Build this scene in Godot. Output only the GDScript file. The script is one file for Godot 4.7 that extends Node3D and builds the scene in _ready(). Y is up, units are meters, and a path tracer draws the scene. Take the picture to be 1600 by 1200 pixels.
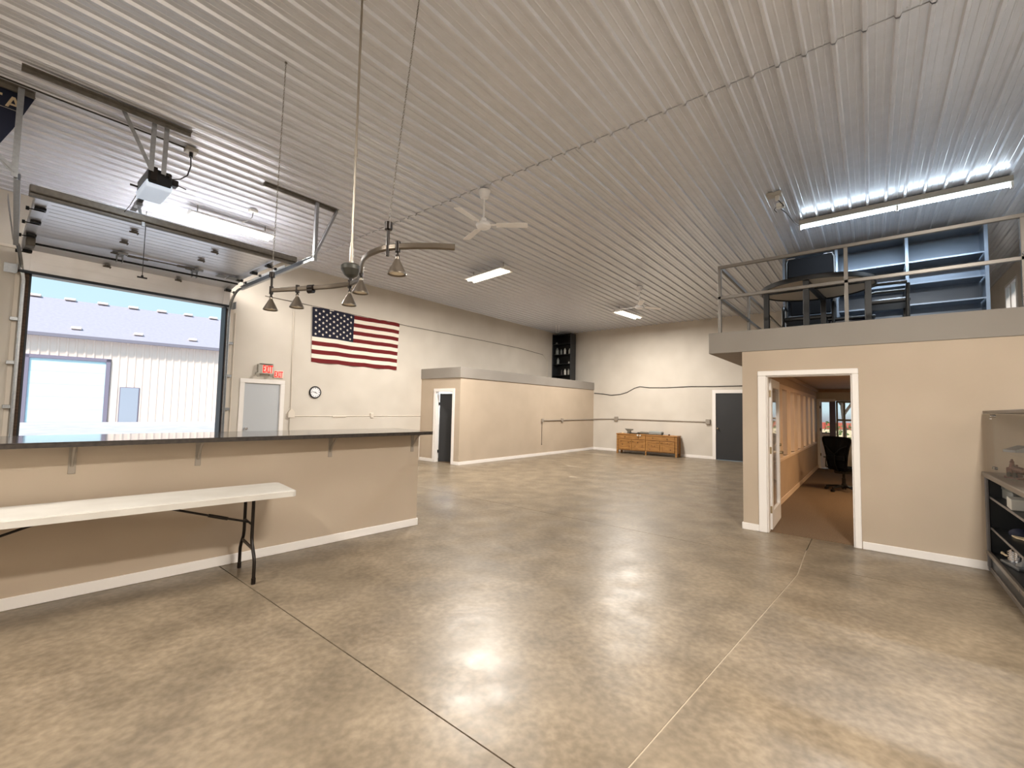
extends Node3D
# A light-industrial hall: y up, metres, x to the right along the front of the office, -z into the depth.

var taken := {}
var M := {}


# ---------------------------------------------------------------- mesh collector
class MB:
	var p := PackedVector3Array()
	var n := PackedVector3Array()
	var uv := PackedVector2Array()
	var ix := PackedInt32Array()
	var t := Transform3D()

	func tri(a: Vector3, b: Vector3, c: Vector3, na: Vector3, nb: Vector3, nc: Vector3, ua := Vector2(), ub := Vector2(), uc := Vector2()) -> void:
		var flip: bool = ((b - a).cross(c - a).dot(na + nb + nc) > 0.0) != (t.basis.determinant() < 0.0)
		var i: int = p.size()
		p.append(t * a); p.append(t * b); p.append(t * c)
		n.append((t.basis * na).normalized()); n.append((t.basis * nb).normalized()); n.append((t.basis * nc).normalized())
		uv.append(ua); uv.append(ub); uv.append(uc)
		if flip:
			ix.append(i); ix.append(i + 2); ix.append(i + 1)
		else:
			ix.append(i); ix.append(i + 1); ix.append(i + 2)

	func flat(a: Vector3, b: Vector3, c: Vector3, out: Vector3) -> void:
		var m: Vector3 = (b - a).cross(c - a).normalized()
		if m.dot(out) < 0.0:
			m = -m
		tri(a, b, c, m, m, m)

	func quad(a: Vector3, b: Vector3, c: Vector3, d: Vector3, out: Vector3) -> void:
		flat(a, b, c, out)
		flat(a, c, d, out)

	# box by centre and size with chamfered edges
	func box(c: Vector3, s: Vector3, bev := 0.0, r := Basis()) -> void:
		var keep: Transform3D = t
		t = t * Transform3D(r, c)
		var h: Vector3 = s * 0.5
		bev = minf(bev, minf(h.x, minf(h.y, h.z)) * 0.9)
		var g: Vector3 = h - Vector3(bev, bev, bev)
		for ax in 3:
			var u: int = (ax + 1) % 3
			var w: int = (ax + 2) % 3
			for sg in [-1.0, 1.0]:
				var q := []
				for k in [[-1.0, -1.0], [1.0, -1.0], [1.0, 1.0], [-1.0, 1.0]]:
					var e := Vector3()
					e[ax] = h[ax] * sg
					e[u] = g[u] * k[0]
					e[w] = g[w] * k[1]
					q.append(e)
				var o := Vector3()
				o[ax] = sg
				quad(q[0], q[1], q[2], q[3], o)
		if bev > 0.0:
			for ax in 3:
				var u: int = (ax + 1) % 3
				var w: int = (ax + 2) % 3
				for su in [-1.0, 1.0]:
					for sw in [-1.0, 1.0]:
						var a := Vector3(); var b := Vector3()
						a[u] = h[u] * su; a[w] = g[w] * sw
						b[u] = g[u] * su; b[w] = h[w] * sw
						var a2 := a; var b2 := b
						a[ax] = -g[ax]; b[ax] = -g[ax]; a2[ax] = g[ax]; b2[ax] = g[ax]
						var o := Vector3()
						o[u] = su; o[w] = sw
						quad(a, b, b2, a2, o)
			for sx in [-1.0, 1.0]:
				for sy in [-1.0, 1.0]:
					for sz in [-1.0, 1.0]:
						flat(Vector3(h.x * sx, g.y * sy, g.z * sz), Vector3(g.x * sx, h.y * sy, g.z * sz), Vector3(g.x * sx, g.y * sy, h.z * sz), Vector3(sx, sy, sz))
		t = keep

	# box from its two corners
	func span(a: Vector3, b: Vector3, bev := 0.0) -> void:
		box((a + b) * 0.5, (b - a).abs(), bev)

	# bar of rectangular section between two points
	func bar(a: Vector3, b: Vector3, w: float, h: float, bev := 0.0, up := Vector3.UP) -> void:
		var z: Vector3 = (b - a).normalized()
		if absf(z.dot(up)) > 0.99:
			up = Vector3.RIGHT
		var x: Vector3 = up.cross(z).normalized()
		box((a + b) * 0.5, Vector3(w, h, a.distance_to(b)), bev, Basis(x, z.cross(x), z))

	func tube(pts: Array, r: float, seg := 10, caps := true, r_end := -1.0) -> void:
		var cnt: int = pts.size()
		var rings := []
		var nrm := []
		var prev := Vector3()
		for i in cnt:
			var at: Vector3 = pts[i]
			var d := Vector3()
			if i > 0:
				d += (at - pts[i - 1]).normalized()
			if i < cnt - 1:
				d += (pts[i + 1] - at).normalized()
			d = d.normalized()
			var x: Vector3 = prev
			if i == 0:
				x = d.cross(Vector3.UP if absf(d.y) < 0.9 else Vector3.RIGHT)
			x = (x - d * x.dot(d)).normalized()
			prev = x
			var y: Vector3 = d.cross(x)
			var rad: float = r if r_end < 0.0 else lerpf(r, r_end, float(i) / (cnt - 1))
			var ring := []
			var nn := []
			for k in seg:
				var o: Vector3 = x * cos(TAU * k / seg) + y * sin(TAU * k / seg)
				ring.append(at + o * rad)
				nn.append(o)
			rings.append(ring)
			nrm.append(nn)
			if caps and (i == 0 or i == cnt - 1):
				var f: Vector3 = -d if i == 0 else d
				for k in seg:
					tri(at, ring[k], ring[(k + 1) % seg], f, f, f)
		for i in cnt - 1:
			for k in seg:
				var l: int = (k + 1) % seg
				tri(rings[i][k], rings[i][l], rings[i + 1][l], nrm[i][k], nrm[i][l], nrm[i + 1][l])
				tri(rings[i][k], rings[i + 1][l], rings[i + 1][k], nrm[i][k], nrm[i + 1][l], nrm[i + 1][k])

	func cyl(a: Vector3, b: Vector3, r: float, seg := 12, r2 := -1.0) -> void:
		tube([a, b], r, seg, true, r2)

	# profile of (radius, height) turned round the y axis at c
	func lathe(prof: Array, c: Vector3, seg := 20, r := Basis()) -> void:
		var keep: Transform3D = t
		t = t * Transform3D(r, c)
		for i in prof.size() - 1:
			var a: Vector2 = prof[i]
			var b: Vector2 = prof[i + 1]
			if a.is_equal_approx(b):
				continue
			var e: Vector2 = (b - a).normalized()
			for k in seg:
				var c0: float = cos(TAU * k / seg); var s0: float = sin(TAU * k / seg)
				var c1: float = cos(TAU * (k + 1) / seg); var s1: float = sin(TAU * (k + 1) / seg)
				var n0 := Vector3(e.y * c0, -e.x, e.y * s0)
				var n1 := Vector3(e.y * c1, -e.x, e.y * s1)
				var p0 := Vector3(a.x * c0, a.y, a.x * s0); var p1 := Vector3(a.x * c1, a.y, a.x * s1)
				var q0 := Vector3(b.x * c0, b.y, b.x * s0); var q1 := Vector3(b.x * c1, b.y, b.x * s1)
				if a.x > 0.0:
					tri(p0, p1, q1, n0, n1, n1)
				if b.x > 0.0:
					tri(p0, q1, q0, n0, n1, n0)
		t = keep

	func ball(c: Vector3, r: Vector3, seg := 14, rings := 8) -> void:
		for i in rings:
			var f0: float = PI * i / rings - PI / 2
			var f1: float = PI * (i + 1) / rings - PI / 2
			for k in seg:
				var g0: float = TAU * k / seg
				var g1: float = TAU * (k + 1) / seg
				var a := Vector3(cos(f0) * cos(g0), sin(f0), cos(f0) * sin(g0))
				var b := Vector3(cos(f0) * cos(g1), sin(f0), cos(f0) * sin(g1))
				var d := Vector3(cos(f1) * cos(g1), sin(f1), cos(f1) * sin(g1))
				var e := Vector3(cos(f1) * cos(g0), sin(f1), cos(f1) * sin(g0))
				tri(c + a * r, c + b * r, c + d * r, a, b, d)
				tri(c + a * r, c + d * r, c + e * r, a, d, e)

	# polygon in local xy pushed along local z by depth
	func prism(poly: Array, depth: float, tr := Transform3D()) -> void:
		var keep: Transform3D = t
		t = t * tr
		var pl := PackedVector2Array(poly)
		var id: PackedInt32Array = Geometry2D.triangulate_polygon(pl)
		var up := Vector3(0, 0, depth)
		for i in range(0, id.size(), 3):
			var a := Vector3(pl[id[i]].x, pl[id[i]].y, 0)
			var b := Vector3(pl[id[i + 1]].x, pl[id[i + 1]].y, 0)
			var c := Vector3(pl[id[i + 2]].x, pl[id[i + 2]].y, 0)
			flat(a, b, c, Vector3(0, 0, -1))
			flat(a + up, b + up, c + up, Vector3(0, 0, 1))
		var turn: float = 0.0
		for i in pl.size():
			var a: Vector2 = pl[i]
			var b: Vector2 = pl[(i + 1) % pl.size()]
			turn += a.x * b.y - b.x * a.y
		for i in pl.size():
			var a: Vector2 = pl[i]
			var b: Vector2 = pl[(i + 1) % pl.size()]
			var e: Vector2 = b - a
			var o := Vector3(e.y, -e.x, 0) * signf(turn)
			quad(Vector3(a.x, a.y, 0), Vector3(b.x, b.y, 0), Vector3(b.x, b.y, depth), Vector3(a.x, a.y, depth), o)
		t = keep

	func done() -> ArrayMesh:
		var arr := []
		arr.resize(Mesh.ARRAY_MAX)
		arr[Mesh.ARRAY_VERTEX] = p
		arr[Mesh.ARRAY_NORMAL] = n
		arr[Mesh.ARRAY_TEX_UV] = uv
		arr[Mesh.ARRAY_INDEX] = ix
		var m := ArrayMesh.new()
		m.add_surface_from_arrays(Mesh.PRIMITIVE_TRIANGLES, arr)
		return m


# ---------------------------------------------------------------- naming and placing
func V(x: float, y: float, z: float) -> Vector3:
	return Vector3(x, y, z)


func numbered(called: String) -> String:
	if not taken.has(called):
		taken[called] = 0
		return called
	taken[called] += 1
	return "%s_%03d" % [called, taken[called]]


func tag(o: Node3D, label: String, category: String, group := "") -> void:
	o.set_meta("label", label)
	o.set_meta("category", category)
	if group:
		o.set_meta("group", group)


func thing(called: String, label: String, category: String, at := Vector3.ZERO, turn := 0.0, group := "") -> Node3D:
	var o := Node3D.new()
	o.name = numbered(called)
	add_child(o)
	o.position = at
	o.rotation.y = turn
	tag(o, label, category, group)
	return o


func struct(called: String, at := Vector3.ZERO) -> Node3D:
	var o := Node3D.new()
	o.name = called
	add_child(o)
	o.position = at
	o.set_meta("kind", "structure")
	return o


# a collector whose points are world points for children of an unturned thing
func mb(under: Node3D = null) -> MB:
	var m := MB.new()
	if under:
		m.t.origin = -under.position
	return m


func obj(called: String, m: MB, mat: Material, parent: Node3D, label := "") -> MeshInstance3D:
	var o := MeshInstance3D.new()
	o.name = called
	o.mesh = m.done()
	o.material_override = mat
	parent.add_child(o, true)
	if label:
		o.set_meta("label", label)
	return o


func copy(src: Node3D, at: Vector3, turn: float, label: String) -> Node3D:
	var base: String = src.name
	if base.length() > 4 and base[base.length() - 4] == "_" and base.right(3).is_valid_int():
		base = base.left(base.length() - 4)
	var c: Node3D = src.duplicate()
	c.name = numbered(base)
	add_child(c)
	c.position = at
	c.rotation.y = turn
	c.set_meta("label", label)
	return c


# ---------------------------------------------------------------- materials
func noise_tex(freq: float, seed_: int, a: Color, b: Color, size := 512, oct := 4, kind := FastNoiseLite.TYPE_SIMPLEX_SMOOTH, lo := 0.0, hi := 1.0) -> NoiseTexture2D:
	var f := FastNoiseLite.new()
	f.noise_type = kind
	f.seed = seed_
	f.frequency = freq
	f.fractal_octaves = oct
	var t := NoiseTexture2D.new()
	t.width = size
	t.height = size
	t.seamless = true
	t.noise = f
	var g := Gradient.new()
	g.offsets = PackedFloat32Array([lo, hi])
	g.colors = PackedColorArray([a, b])
	t.color_ramp = g
	return t


func plain(c: Color, rough := 0.6, metal := 0.0) -> StandardMaterial3D:
	var m := StandardMaterial3D.new()
	m.albedo_color = c
	m.roughness = rough
	m.metallic = metal
	return m


func world_tex(m: StandardMaterial3D, t: Texture2D, scale: Vector3) -> StandardMaterial3D:
	m.albedo_texture = t
	m.uv1_triplanar = true
	m.uv1_world_triplanar = true
	m.uv1_scale = scale
	return m


func bump(m: StandardMaterial3D, t: Texture2D, cm: float) -> StandardMaterial3D:
	m.heightmap_enabled = true
	m.heightmap_texture = t
	m.heightmap_scale = cm
	return m


func grey(v: float) -> Color:
	return Color(v, v, v)


func make_materials() -> void:
	var fine := noise_tex(0.05, 3, grey(0.0), grey(1.0), 256, 3)
	var wall_mottle := noise_tex(0.006, 8, Color(0.955, 0.95, 0.945), grey(1.0), 512, 3)
	# polished concrete: broad stains, fine mottling, a wavy glossy seal
	var con := plain(Color(0.604, 0.548, 0.470), 1.0)
	world_tex(con, noise_tex(0.008, 21, Color(0.80, 0.79, 0.775), Color(1.0, 0.99, 0.975), 1024, 5, FastNoiseLite.TYPE_SIMPLEX_SMOOTH, 0.05, 0.95), V(0.22, 0.22, 0.22))
	con.detail_enabled = true
	con.detail_blend_mode = BaseMaterial3D.BLEND_MODE_MUL
	con.detail_albedo = noise_tex(0.07, 5, Color(0.78, 0.772, 0.76), grey(1.0), 1024, 5, FastNoiseLite.TYPE_SIMPLEX_SMOOTH, 0.0, 1.0)
	con.roughness_texture = noise_tex(0.02, 33, grey(0.27), grey(0.44), 512, 4)
	con.roughness_texture_channel = BaseMaterial3D.TEXTURE_CHANNEL_RED
	bump(con, noise_tex(0.022, 12, grey(0.0), grey(1.0), 1024, 4), 0.1)
	con.metallic_specular = 0.5
	M.concrete = con
	M.joint = plain(Color(0.20, 0.17, 0.14), 0.9)
	M.caulk = plain(Color(0.64, 0.585, 0.505), 0.7)
	M.white_wall = world_tex(plain(Color(0.82, 0.79, 0.745), 0.72), wall_mottle, V(0.3, 0.3, 0.3))
	M.tan_wall = world_tex(plain(Color(0.735, 0.672, 0.595), 0.7), wall_mottle, V(0.3, 0.3, 0.3))
	M.taupe = world_tex(plain(Color(0.56, 0.535, 0.505), 0.65), wall_mottle, V(0.3, 0.3, 0.3))
	M.trim = plain(Color(0.93, 0.91, 0.89), 0.4)
	var steel := plain(Color(0.85, 0.865, 0.90), 0.26, 0.0)
	M.ceiling = steel
	steel.metallic_specular = 0.95
	steel.metallic = 0.15
	world_tex(steel, noise_tex(0.012, 41, Color(0.97, 0.968, 0.965), grey(1.0), 512, 4), V(0.8, 0.8, 0.8))
	M.galv = world_tex(plain(Color(0.68, 0.69, 0.70), 0.38, 0.85), noise_tex(0.03, 6, grey(0.92), grey(1.0), 256, 3), V(3, 3, 3))
	M.dull_steel = world_tex(plain(Color(0.50, 0.48, 0.45), 0.5, 0.6), fine_soft(), V(2, 2, 2))
	M.canopy = plain(Color(0.30, 0.30, 0.285), 0.35, 0.5)
	M.rail = plain(Color(0.43, 0.41, 0.385), 0.35, 0.5)
	M.black = plain(Color(0.03, 0.03, 0.034), 0.45)
	M.black_metal = plain(Color(0.07, 0.068, 0.066), 0.38, 0.3)
	M.char_door = plain(Color(0.155, 0.157, 0.165), 0.45)
	M.grey_door = plain(Color(0.73, 0.745, 0.76), 0.4)
	M.white_plastic = plain(Color(0.88, 0.87, 0.85), 0.35)
	M.fan_white = plain(Color(0.94, 0.94, 0.945), 0.4)
	M.bronze_dark = plain(Color(0.115, 0.085, 0.065), 0.35, 0.5)
	M.nickel = plain(Color(0.42, 0.385, 0.345), 0.3, 0.7)
	M.rod = plain(Color(0.60, 0.565, 0.52), 0.3, 0.7)
	M.door_panel = world_tex(plain(Color(0.96, 0.97, 1.0), 0.3, 0.5), wall_mottle, V(0.6, 0.6, 0.6))
	M.table_top = bump(world_tex(plain(Color(0.80, 0.785, 0.755), 0.5), wall_mottle, V(1, 1, 1)), fine, 0.02)
	M.laminate = world_tex(plain(Color(0.36, 0.335, 0.325), 0.09), noise_tex(0.05, 17, Color(0.62, 0.6, 0.6), grey(1.0), 512, 5), V(1.2, 1.2, 1.2))
	M.laminate_edge = world_tex(plain(Color(0.27, 0.235, 0.21), 0.4), noise_tex(0.04, 18, Color(0.5, 0.5, 0.5), grey(1.0), 256, 5), V(2, 2, 2))
	# pine with knots: stretched grain
	var pine := plain(Color(0.70, 0.515, 0.285), 0.5)
	pine.albedo_texture = noise_tex(0.012, 51, Color(0.72, 0.66, 0.56), grey(1.0), 512, 5)
	pine.uv1_triplanar = true
	pine.uv1_scale = V(0.5, 5.0, 5.0)
	M.pine = pine
	M.pine_top = plain(Color(0.64, 0.445, 0.23), 0.45)
	M.knot = plain(Color(0.26, 0.13, 0.06), 0.55)
	var carpet := plain(Color(0.54, 0.44, 0.335), 0.95)
	world_tex(carpet, noise_tex(0.09, 61, Color(0.62, 0.6, 0.58), grey(1.0), 512, 4), V(1.4, 1.4, 1.4))
	M.carpet = bump(carpet, noise_tex(0.12, 62, grey(0.0), grey(1.0), 512, 3), 0.4)
	M.office_tan = world_tex(plain(Color(0.70, 0.595, 0.49), 0.7), wall_mottle, V(0.4, 0.4, 0.4))
	M.peach = plain(Color(0.84, 0.73, 0.62), 0.5)
	M.shelf_dark = plain(Color(0.185, 0.195, 0.205), 0.4, 0.35)
	M.shelf_steel = plain(Color(0.46, 0.50, 0.55), 0.3, 0.5)
	M.shelf_panel = plain(Color(0.37, 0.41, 0.46), 0.3, 0.4)
	M.shelf_back = plain(Color(0.20, 0.215, 0.235), 0.35, 0.3)
	M.lacquer = plain(Color(0.05, 0.047, 0.045), 0.4)
	M.board = plain(Color(0.74, 0.68, 0.60), 0.7)
	M.mesh_cloth = gloss(plain(Color(0.04, 0.038, 0.042), 0.85), 0.2)
	M.navy = plain(Color(0.05, 0.085, 0.19), 0.7)
	M.tote = plain(Color(0.04, 0.055, 0.14), 0.35)
	M.cream = plain(Color(0.86, 0.78, 0.64), 0.7)
	M.cord = plain(Color(0.18, 0.165, 0.15), 0.6)
	M.wire = plain(Color(0.40, 0.37, 0.34), 0.6)
	M.conduit = plain(Color(0.62, 0.585, 0.54), 0.45, 0.3)
	M.painted = plain(Color(0.84, 0.80, 0.745), 0.6)
	M.ply = world_tex(plain(Color(0.40, 0.31, 0.24), 0.75), noise_tex(0.02, 71, grey(0.7), grey(1.0), 256, 4), V(1, 4, 1))
	M.seal = plain(Color(0.10, 0.12, 0.145), 0.5)
	M.chrome = plain(Color(0.85, 0.85, 0.86), 0.12, 1.0)
	M.brass = plain(Color(0.80, 0.74, 0.62), 0.25, 1.0)
	M.bottle_white = plain(Color(0.80, 0.79, 0.76), 0.4)
	M.bottle_grey = plain(Color(0.46, 0.48, 0.47), 0.4)
	M.bottle_dark = plain(Color(0.20, 0.17, 0.17), 0.4)
	M.copper = plain(Color(0.34, 0.21, 0.165), 0.45, 0.5)
	M.cast = plain(Color(0.52, 0.53, 0.54), 0.4, 0.6)
	M.box_grey = plain(Color(0.55, 0.56, 0.55), 0.6)
	M.display_trim = plain(Color(0.47, 0.435, 0.40), 0.4, 0.3)
	M.display_side = plain(Color(0.50, 0.49, 0.495), 0.35, 0.5)
	M.iron = plain(Color(0.42, 0.40, 0.36), 0.5, 0.4)
	M.asphalt = world_tex(plain(Color(0.74, 0.74, 0.76), 0.9), noise_tex(0.02, 81, grey(0.88), grey(1.0), 512, 4), V(0.1, 0.1, 0.1))
	M.siding = plain(Color(0.95, 0.88, 0.83), 0.6)
	M.roof = world_tex(plain(Color(0.64, 0.635, 0.69), 0.8), noise_tex(0.03, 82, grey(0.93), grey(1.0), 512, 4, FastNoiseLite.TYPE_SIMPLEX_SMOOTH, 0.0, 1.0), V(0.3, 0.3, 0.3))
	M.eave = plain(Color(0.50, 0.49, 0.54), 0.6)
	M.out_door = plain(Color(0.80, 0.93, 0.97), 0.5)
	M.out_frame = plain(Color(0.50, 0.48, 0.55), 0.6)
	M.out_grey = plain(Color(0.62, 0.66, 0.72), 0.5)
	M.red_brick = plain(Color(0.70, 0.33, 0.26), 0.8)
	M.leaf = plain(Color(0.33, 0.45, 0.22), 0.8)
	M.bark = plain(Color(0.22, 0.17, 0.13), 0.9)
	M.green_frame = plain(Color(0.52, 0.50, 0.42), 0.5)
	M.lilac_panel = plain(Color(0.42, 0.41, 0.50), 0.5)
	M.pale_door = plain(Color(0.87, 0.87, 0.92), 0.4)
	M.glass = plain(Color(0.93, 0.96, 0.95, 0.06), 0.02)
	M.glass.transparency = BaseMaterial3D.TRANSPARENCY_ALPHA
	M.case_glass = gloss(plain(Color(0.86, 0.90, 0.88, 0.02), 0.03), 0.15)
	M.case_glass.transparency = BaseMaterial3D.TRANSPARENCY_ALPHA
	M.tube_warm = glow(Color(1.0, 0.96, 0.90), 6.0)
	M.tube_cool = glow(Color(0.88, 0.95, 1.0), 24.0)
	M.lamp_face = plain(Color(0.90, 0.86, 0.78), 0.4)
	M.sign_red = glow(Color(0.95, 0.10, 0.06), 0.7)
	M.sign_white = plain(Color(0.90, 0.80, 0.74), 0.5)
	M.sign_box = plain(Color(0.66, 0.64, 0.60), 0.5)
	M.clock_face = plain(Color(0.92, 0.92, 0.93), 0.4)


func fine_soft() -> NoiseTexture2D:
	if not M.has("soft_tex"):
		M.soft_tex = noise_tex(0.03, 7, grey(0.86), grey(1.0), 256, 3)
	return M.soft_tex


func gloss(m: StandardMaterial3D, s: float) -> StandardMaterial3D:
	m.metallic_specular = s
	return m


func glow(c: Color, e: float) -> StandardMaterial3D:
	var m := plain(c, 0.5)
	m.emission_enabled = true
	m.emission = c
	m.emission_energy_multiplier = e
	return m


func area_light(called: String, at: Vector3, size: Vector2, col: Color, energy: float, parent: Node3D = null) -> void:
	var l := AreaLight3D.new()
	l.name = called
	l.area_size = size
	l.light_color = col
	l.light_energy = energy
	l.shadow_enabled = true
	l.set("area_range", 40.0)
	l.rotation.x = -PI / 2
	if parent:
		l.position = at - parent.position
		parent.add_child(l, true)
	else:
		l.position = at
		add_child(l, true)


# ================================================================ the scene
const WARM := Color(1.0, 0.975, 0.94)
const COOL := Color(0.86, 0.93, 1.0)
const H_CEIL := 4.6


func _ready() -> void:
	var cam := Camera3D.new()
	cam.name = "camera"
	cam.fov = 82.22
	cam.near = 0.05
	cam.far = 400.0
	cam.rotation_order = EULER_ORDER_YXZ
	cam.position = V(0, 1.5, 0)
	cam.rotation_degrees = V(3.1862, 39.2236, 1.1946)
	add_child(cam)
	cam.current = true
	var we := WorldEnvironment.new()
	we.name = "environment"
	var e := Environment.new()
	e.background_mode = Environment.BG_SKY
	var sky := Sky.new()
	var sm := ProceduralSkyMaterial.new()
	sm.sky_top_color = Color(0.66, 0.84, 0.97)
	sm.sky_horizon_color = Color(0.86, 0.97, 1.0)
	sm.sky_curve = 0.3
	sm.ground_horizon_color = Color(0.72, 0.76, 0.80)
	sm.ground_bottom_color = Color(0.55, 0.56, 0.58)
	sm.sky_energy_multiplier = 1.0
	sky.sky_material = sm
	e.sky = sky
	e.tonemap_mode = Environment.TONE_MAPPER_LINEAR
	e.tonemap_exposure = 1.08
	e.sdfgi_enabled = true
	e.ssao_enabled = true
	e.ssil_enabled = true
	we.environment = e
	add_child(we)
	var sun := DirectionalLight3D.new()
	sun.name = "sun"
	sun.light_color = Color(1.0, 0.96, 0.92)
	sun.light_energy = 1.9
	sun.light_angular_distance = 8.0
	sun.shadow_enabled = true
	sun.rotation_degrees = V(-50, 38, 0)
	add_child(sun)

	make_materials()
	outside()
	shell()
	ceiling()
	office()
	store_block()
	garage_door()
	opener()
	lamps()
	fans()
	track_light()
	counter()
	folding_table()
	left_wall_things()
	back_wall_things()
	loft()
	display_cabinet()


# ---------------------------------------------------------------- hall
func shell() -> void:
	# floor: slabs between saw cuts and the pale filled joint
	var fl := struct("floor", V(-4, 0, -5))
	var m := mb(fl)
	m.span(V(-10.1, -0.14, 4.6), V(2.4, -0.02, -15.4))
	obj("joint_bed", m, M.joint, fl)
	var xj := func(z: float) -> float:
		if z > -4.98:
			return lerpf(-0.564, -0.82, clampf((z + 4.98) / 3.14, 0.0, 3.0))
		return lerpf(-0.564, -0.584, clampf((-4.98 - z) / 0.95, 0.0, 1.0))
	var cuts := [4.6, -1.52, -5.36, -15.4]
	for i in 3:
		var z0: float = cuts[i] - (0.004 if i else 0.0)
		var z1: float = cuts[i + 1] + (0.004 if i < 2 else 0.0)
		for side in 2:
			var zs := [z0, z1]
			if i == 1:
				zs = [z0, -4.98, z1]
			if i == 2:
				zs = [z0, -5.93, z1]
			var poly := []
			for z in zs:
				poly.append(Vector2(xj.call(z) + (-0.004 if side == 0 else 0.004), -z))
			var far: float = -10.1 if side == 0 else 2.4
			poly.append(Vector2(far, -z1))
			poly.append(Vector2(far, -z0))
			m = mb(fl)
			m.prism(poly, 0.03, Transform3D(Basis(V(1, 0, 0), V(0, 0, -1), V(0, 1, 0)), V(0, -0.03, 0)))
			obj("concrete_slab", m, M.concrete, fl)
	m = mb(fl)
	var pts := [4.5, 1.5, -1.5, -4.98, -5.93]
	for i in 4:
		var a := V(xj.call(pts[i]), -0.006, pts[i])
		var b := V(xj.call(pts[i + 1]), -0.006, pts[i + 1])
		m.bar(a, b, 0.007, 0.008)
	obj("joint_filler", m, M.caulk, fl)
	# worn pale paint spots near the far wall
	for q in [[-8.1, -14.1, 0.32, 0.12], [-7.35, -13.6, 0.5, 0.10], [-7.9, -12.6, 0.22, 0.06], [-7.3, -10.9, 0.16, 0.05], [-6.2, -10.2, 0.2, 0.05], [-5.2, -8.6, 0.12, 0.05]]:
		m = mb(fl)
		var spot := []
		for k in 11:
			var a: float = TAU * k / 11
			var w: float = 1.0 + 0.3 * sin(a * 3.0 + q[0] * 7.0) + 0.2 * sin(a * 5.0 + q[1])
			spot.append(Vector2(q[0] + cos(a) * q[2] * w, -q[1] + sin(a) * q[3] * w))
		m.prism(spot, 0.001, Transform3D(Basis(V(1, 0, 0), V(0, 0, -1), V(0, 1, 0)), V(0, 0.0, 0)))
		obj("paint_spot", m, M.caulk, fl)

	# left wall with the garage opening and the steel door
	var wl := struct("wall_left", V(-10, 0, -5))
	m = mb(wl)
	m.span(V(-10.1, -0.02, 4.6), V(-9.9, 4.75, -0.45))
	m.span(V(-10.1, 3.40, -0.45), V(-9.9, 4.75, -3.10))
	m.span(V(-10.1, -0.02, -3.10), V(-9.9, 4.75, -3.49))
	m.span(V(-10.1, 1.925, -3.49), V(-9.9, 4.75, -4.215))
	m.span(V(-10.1, -0.02, -4.215), V(-9.9, 4.75, -15.4))
	obj("wall_face", m, M.white_wall, wl)
	var tw := struct("trim_3", V(-9.9, 0, -6))
	m = mb(tw)
	m.span(V(-9.9, 0.0, -4.42), V(-9.868, 1.215, -8.02), 0.004)
	obj("wainscot", m, M.white_wall, tw)
	var tb := struct("trim_4", V(-9.9, 0, 0))
	m = mb(tb)
	m.span(V(-9.9, 0.0, -0.36), V(-9.885, 3.78, -0.305), 0.003)
	m.span(V(-9.9, 0.0, 1.6), V(-9.885, 3.78, 1.655), 0.003)
	m.span(V(-9.9, 3.74, -0.30), V(-9.885, 3.78, 1.6), 0.003)
	obj("batten", m, M.painted, tb)

	var wb := struct("wall_back", V(-4, 0, -15.3))
	m = mb(wb)
	m.span(V(-10.1, -0.02, -15.2), V(-3.90, 4.75, -15.4))
	m.span(V(-3.90, 2.14, -15.2), V(-2.98, 4.75, -15.4))
	m.span(V(-2.98, -0.02, -15.2), V(-1.12, 4.75, -15.4))
	m.span(V(-1.12, 1.90, -15.2), V(0.9, 4.75, -15.4))
	m.span(V(-0.76, -0.02, -15.2), V(0.9, 0.83, -15.4))
	m.span(V(0.9, -0.02, -15.2), V(2.4, 4.75, -15.4))
	obj("wall_face", m, M.white_wall, wb)

	var wr := struct("wall_right", V(2.3, 0, -5))
	m = mb(wr)
	m.span(V(2.25, -0.02, 4.6), V(2.4, 4.75, -12.72))
	m.span(V(2.25, -0.02, -12.72), V(2.4, 3.45, -13.62))
	m.span(V(2.25, 4.27, -12.72), V(2.4, 4.75, -13.62))
	m.span(V(2.25, -0.02, -13.62), V(2.4, 4.75, -15.4))
	obj("wall_face", m, M.white_wall, wr)
	var w1 := struct("window_1", V(2.25, 3.86, -13.17))
	m = mb(w1)
	for z in [-12.72, -13.17, -13.62]:
		m.span(V(2.235, 3.45, z - 0.025), V(2.30, 4.27, z + 0.025), 0.005)
	for y in [3.45, 4.27]:
		m.span(V(2.235, y - 0.025, -12.70), V(2.30, y + 0.025, -13.64), 0.005)
	obj("window_frame", m, M.trim, w1)
	for z in [-12.945, -13.395]:
		m = mb(w1)
		m.span(V(2.265, 3.47, z - 0.20), V(2.271, 4.25, z + 0.20))
		obj("pane", m, M.glass, w1)

	var wf := struct("wall_front", V(-4, 0, 4.6))
	m = mb(wf)
	m.span(V(-10.1, -0.02, 4.6), V(2.4, 4.75, 4.8))
	obj("wall_face", m, M.white_wall, wf)

	# baseboards
	var bd := struct("baseboard_back", V(-5, 0, -15.2))
	m = mb(bd)
	m.span(V(-8.3, 0, -15.2), V(-3.98, 0.09, -15.186), 0.004)
	obj("board", m, M.trim, bd)

	# steel side door in the left wall
	var d1 := struct("door_1", V(-9.9, 0, -3.85))
	m = mb(d1)
	m.span(V(-9.955, 0.0, -3.50), V(-9.915, 1.915, -4.205), 0.003)
	obj("door_leaf", m, M.grey_door, d1)
	m = mb(d1)
	m.span(V(-9.90, 0, -3.41), V(-9.882, 1.915, -3.50), 0.004)
	m.span(V(-9.90, 0, -4.205), V(-9.882, 1.915, -4.292), 0.004)
	m.span(V(-9.90, 1.915, -3.41), V(-9.882, 2.0, -4.292), 0.004)
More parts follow.
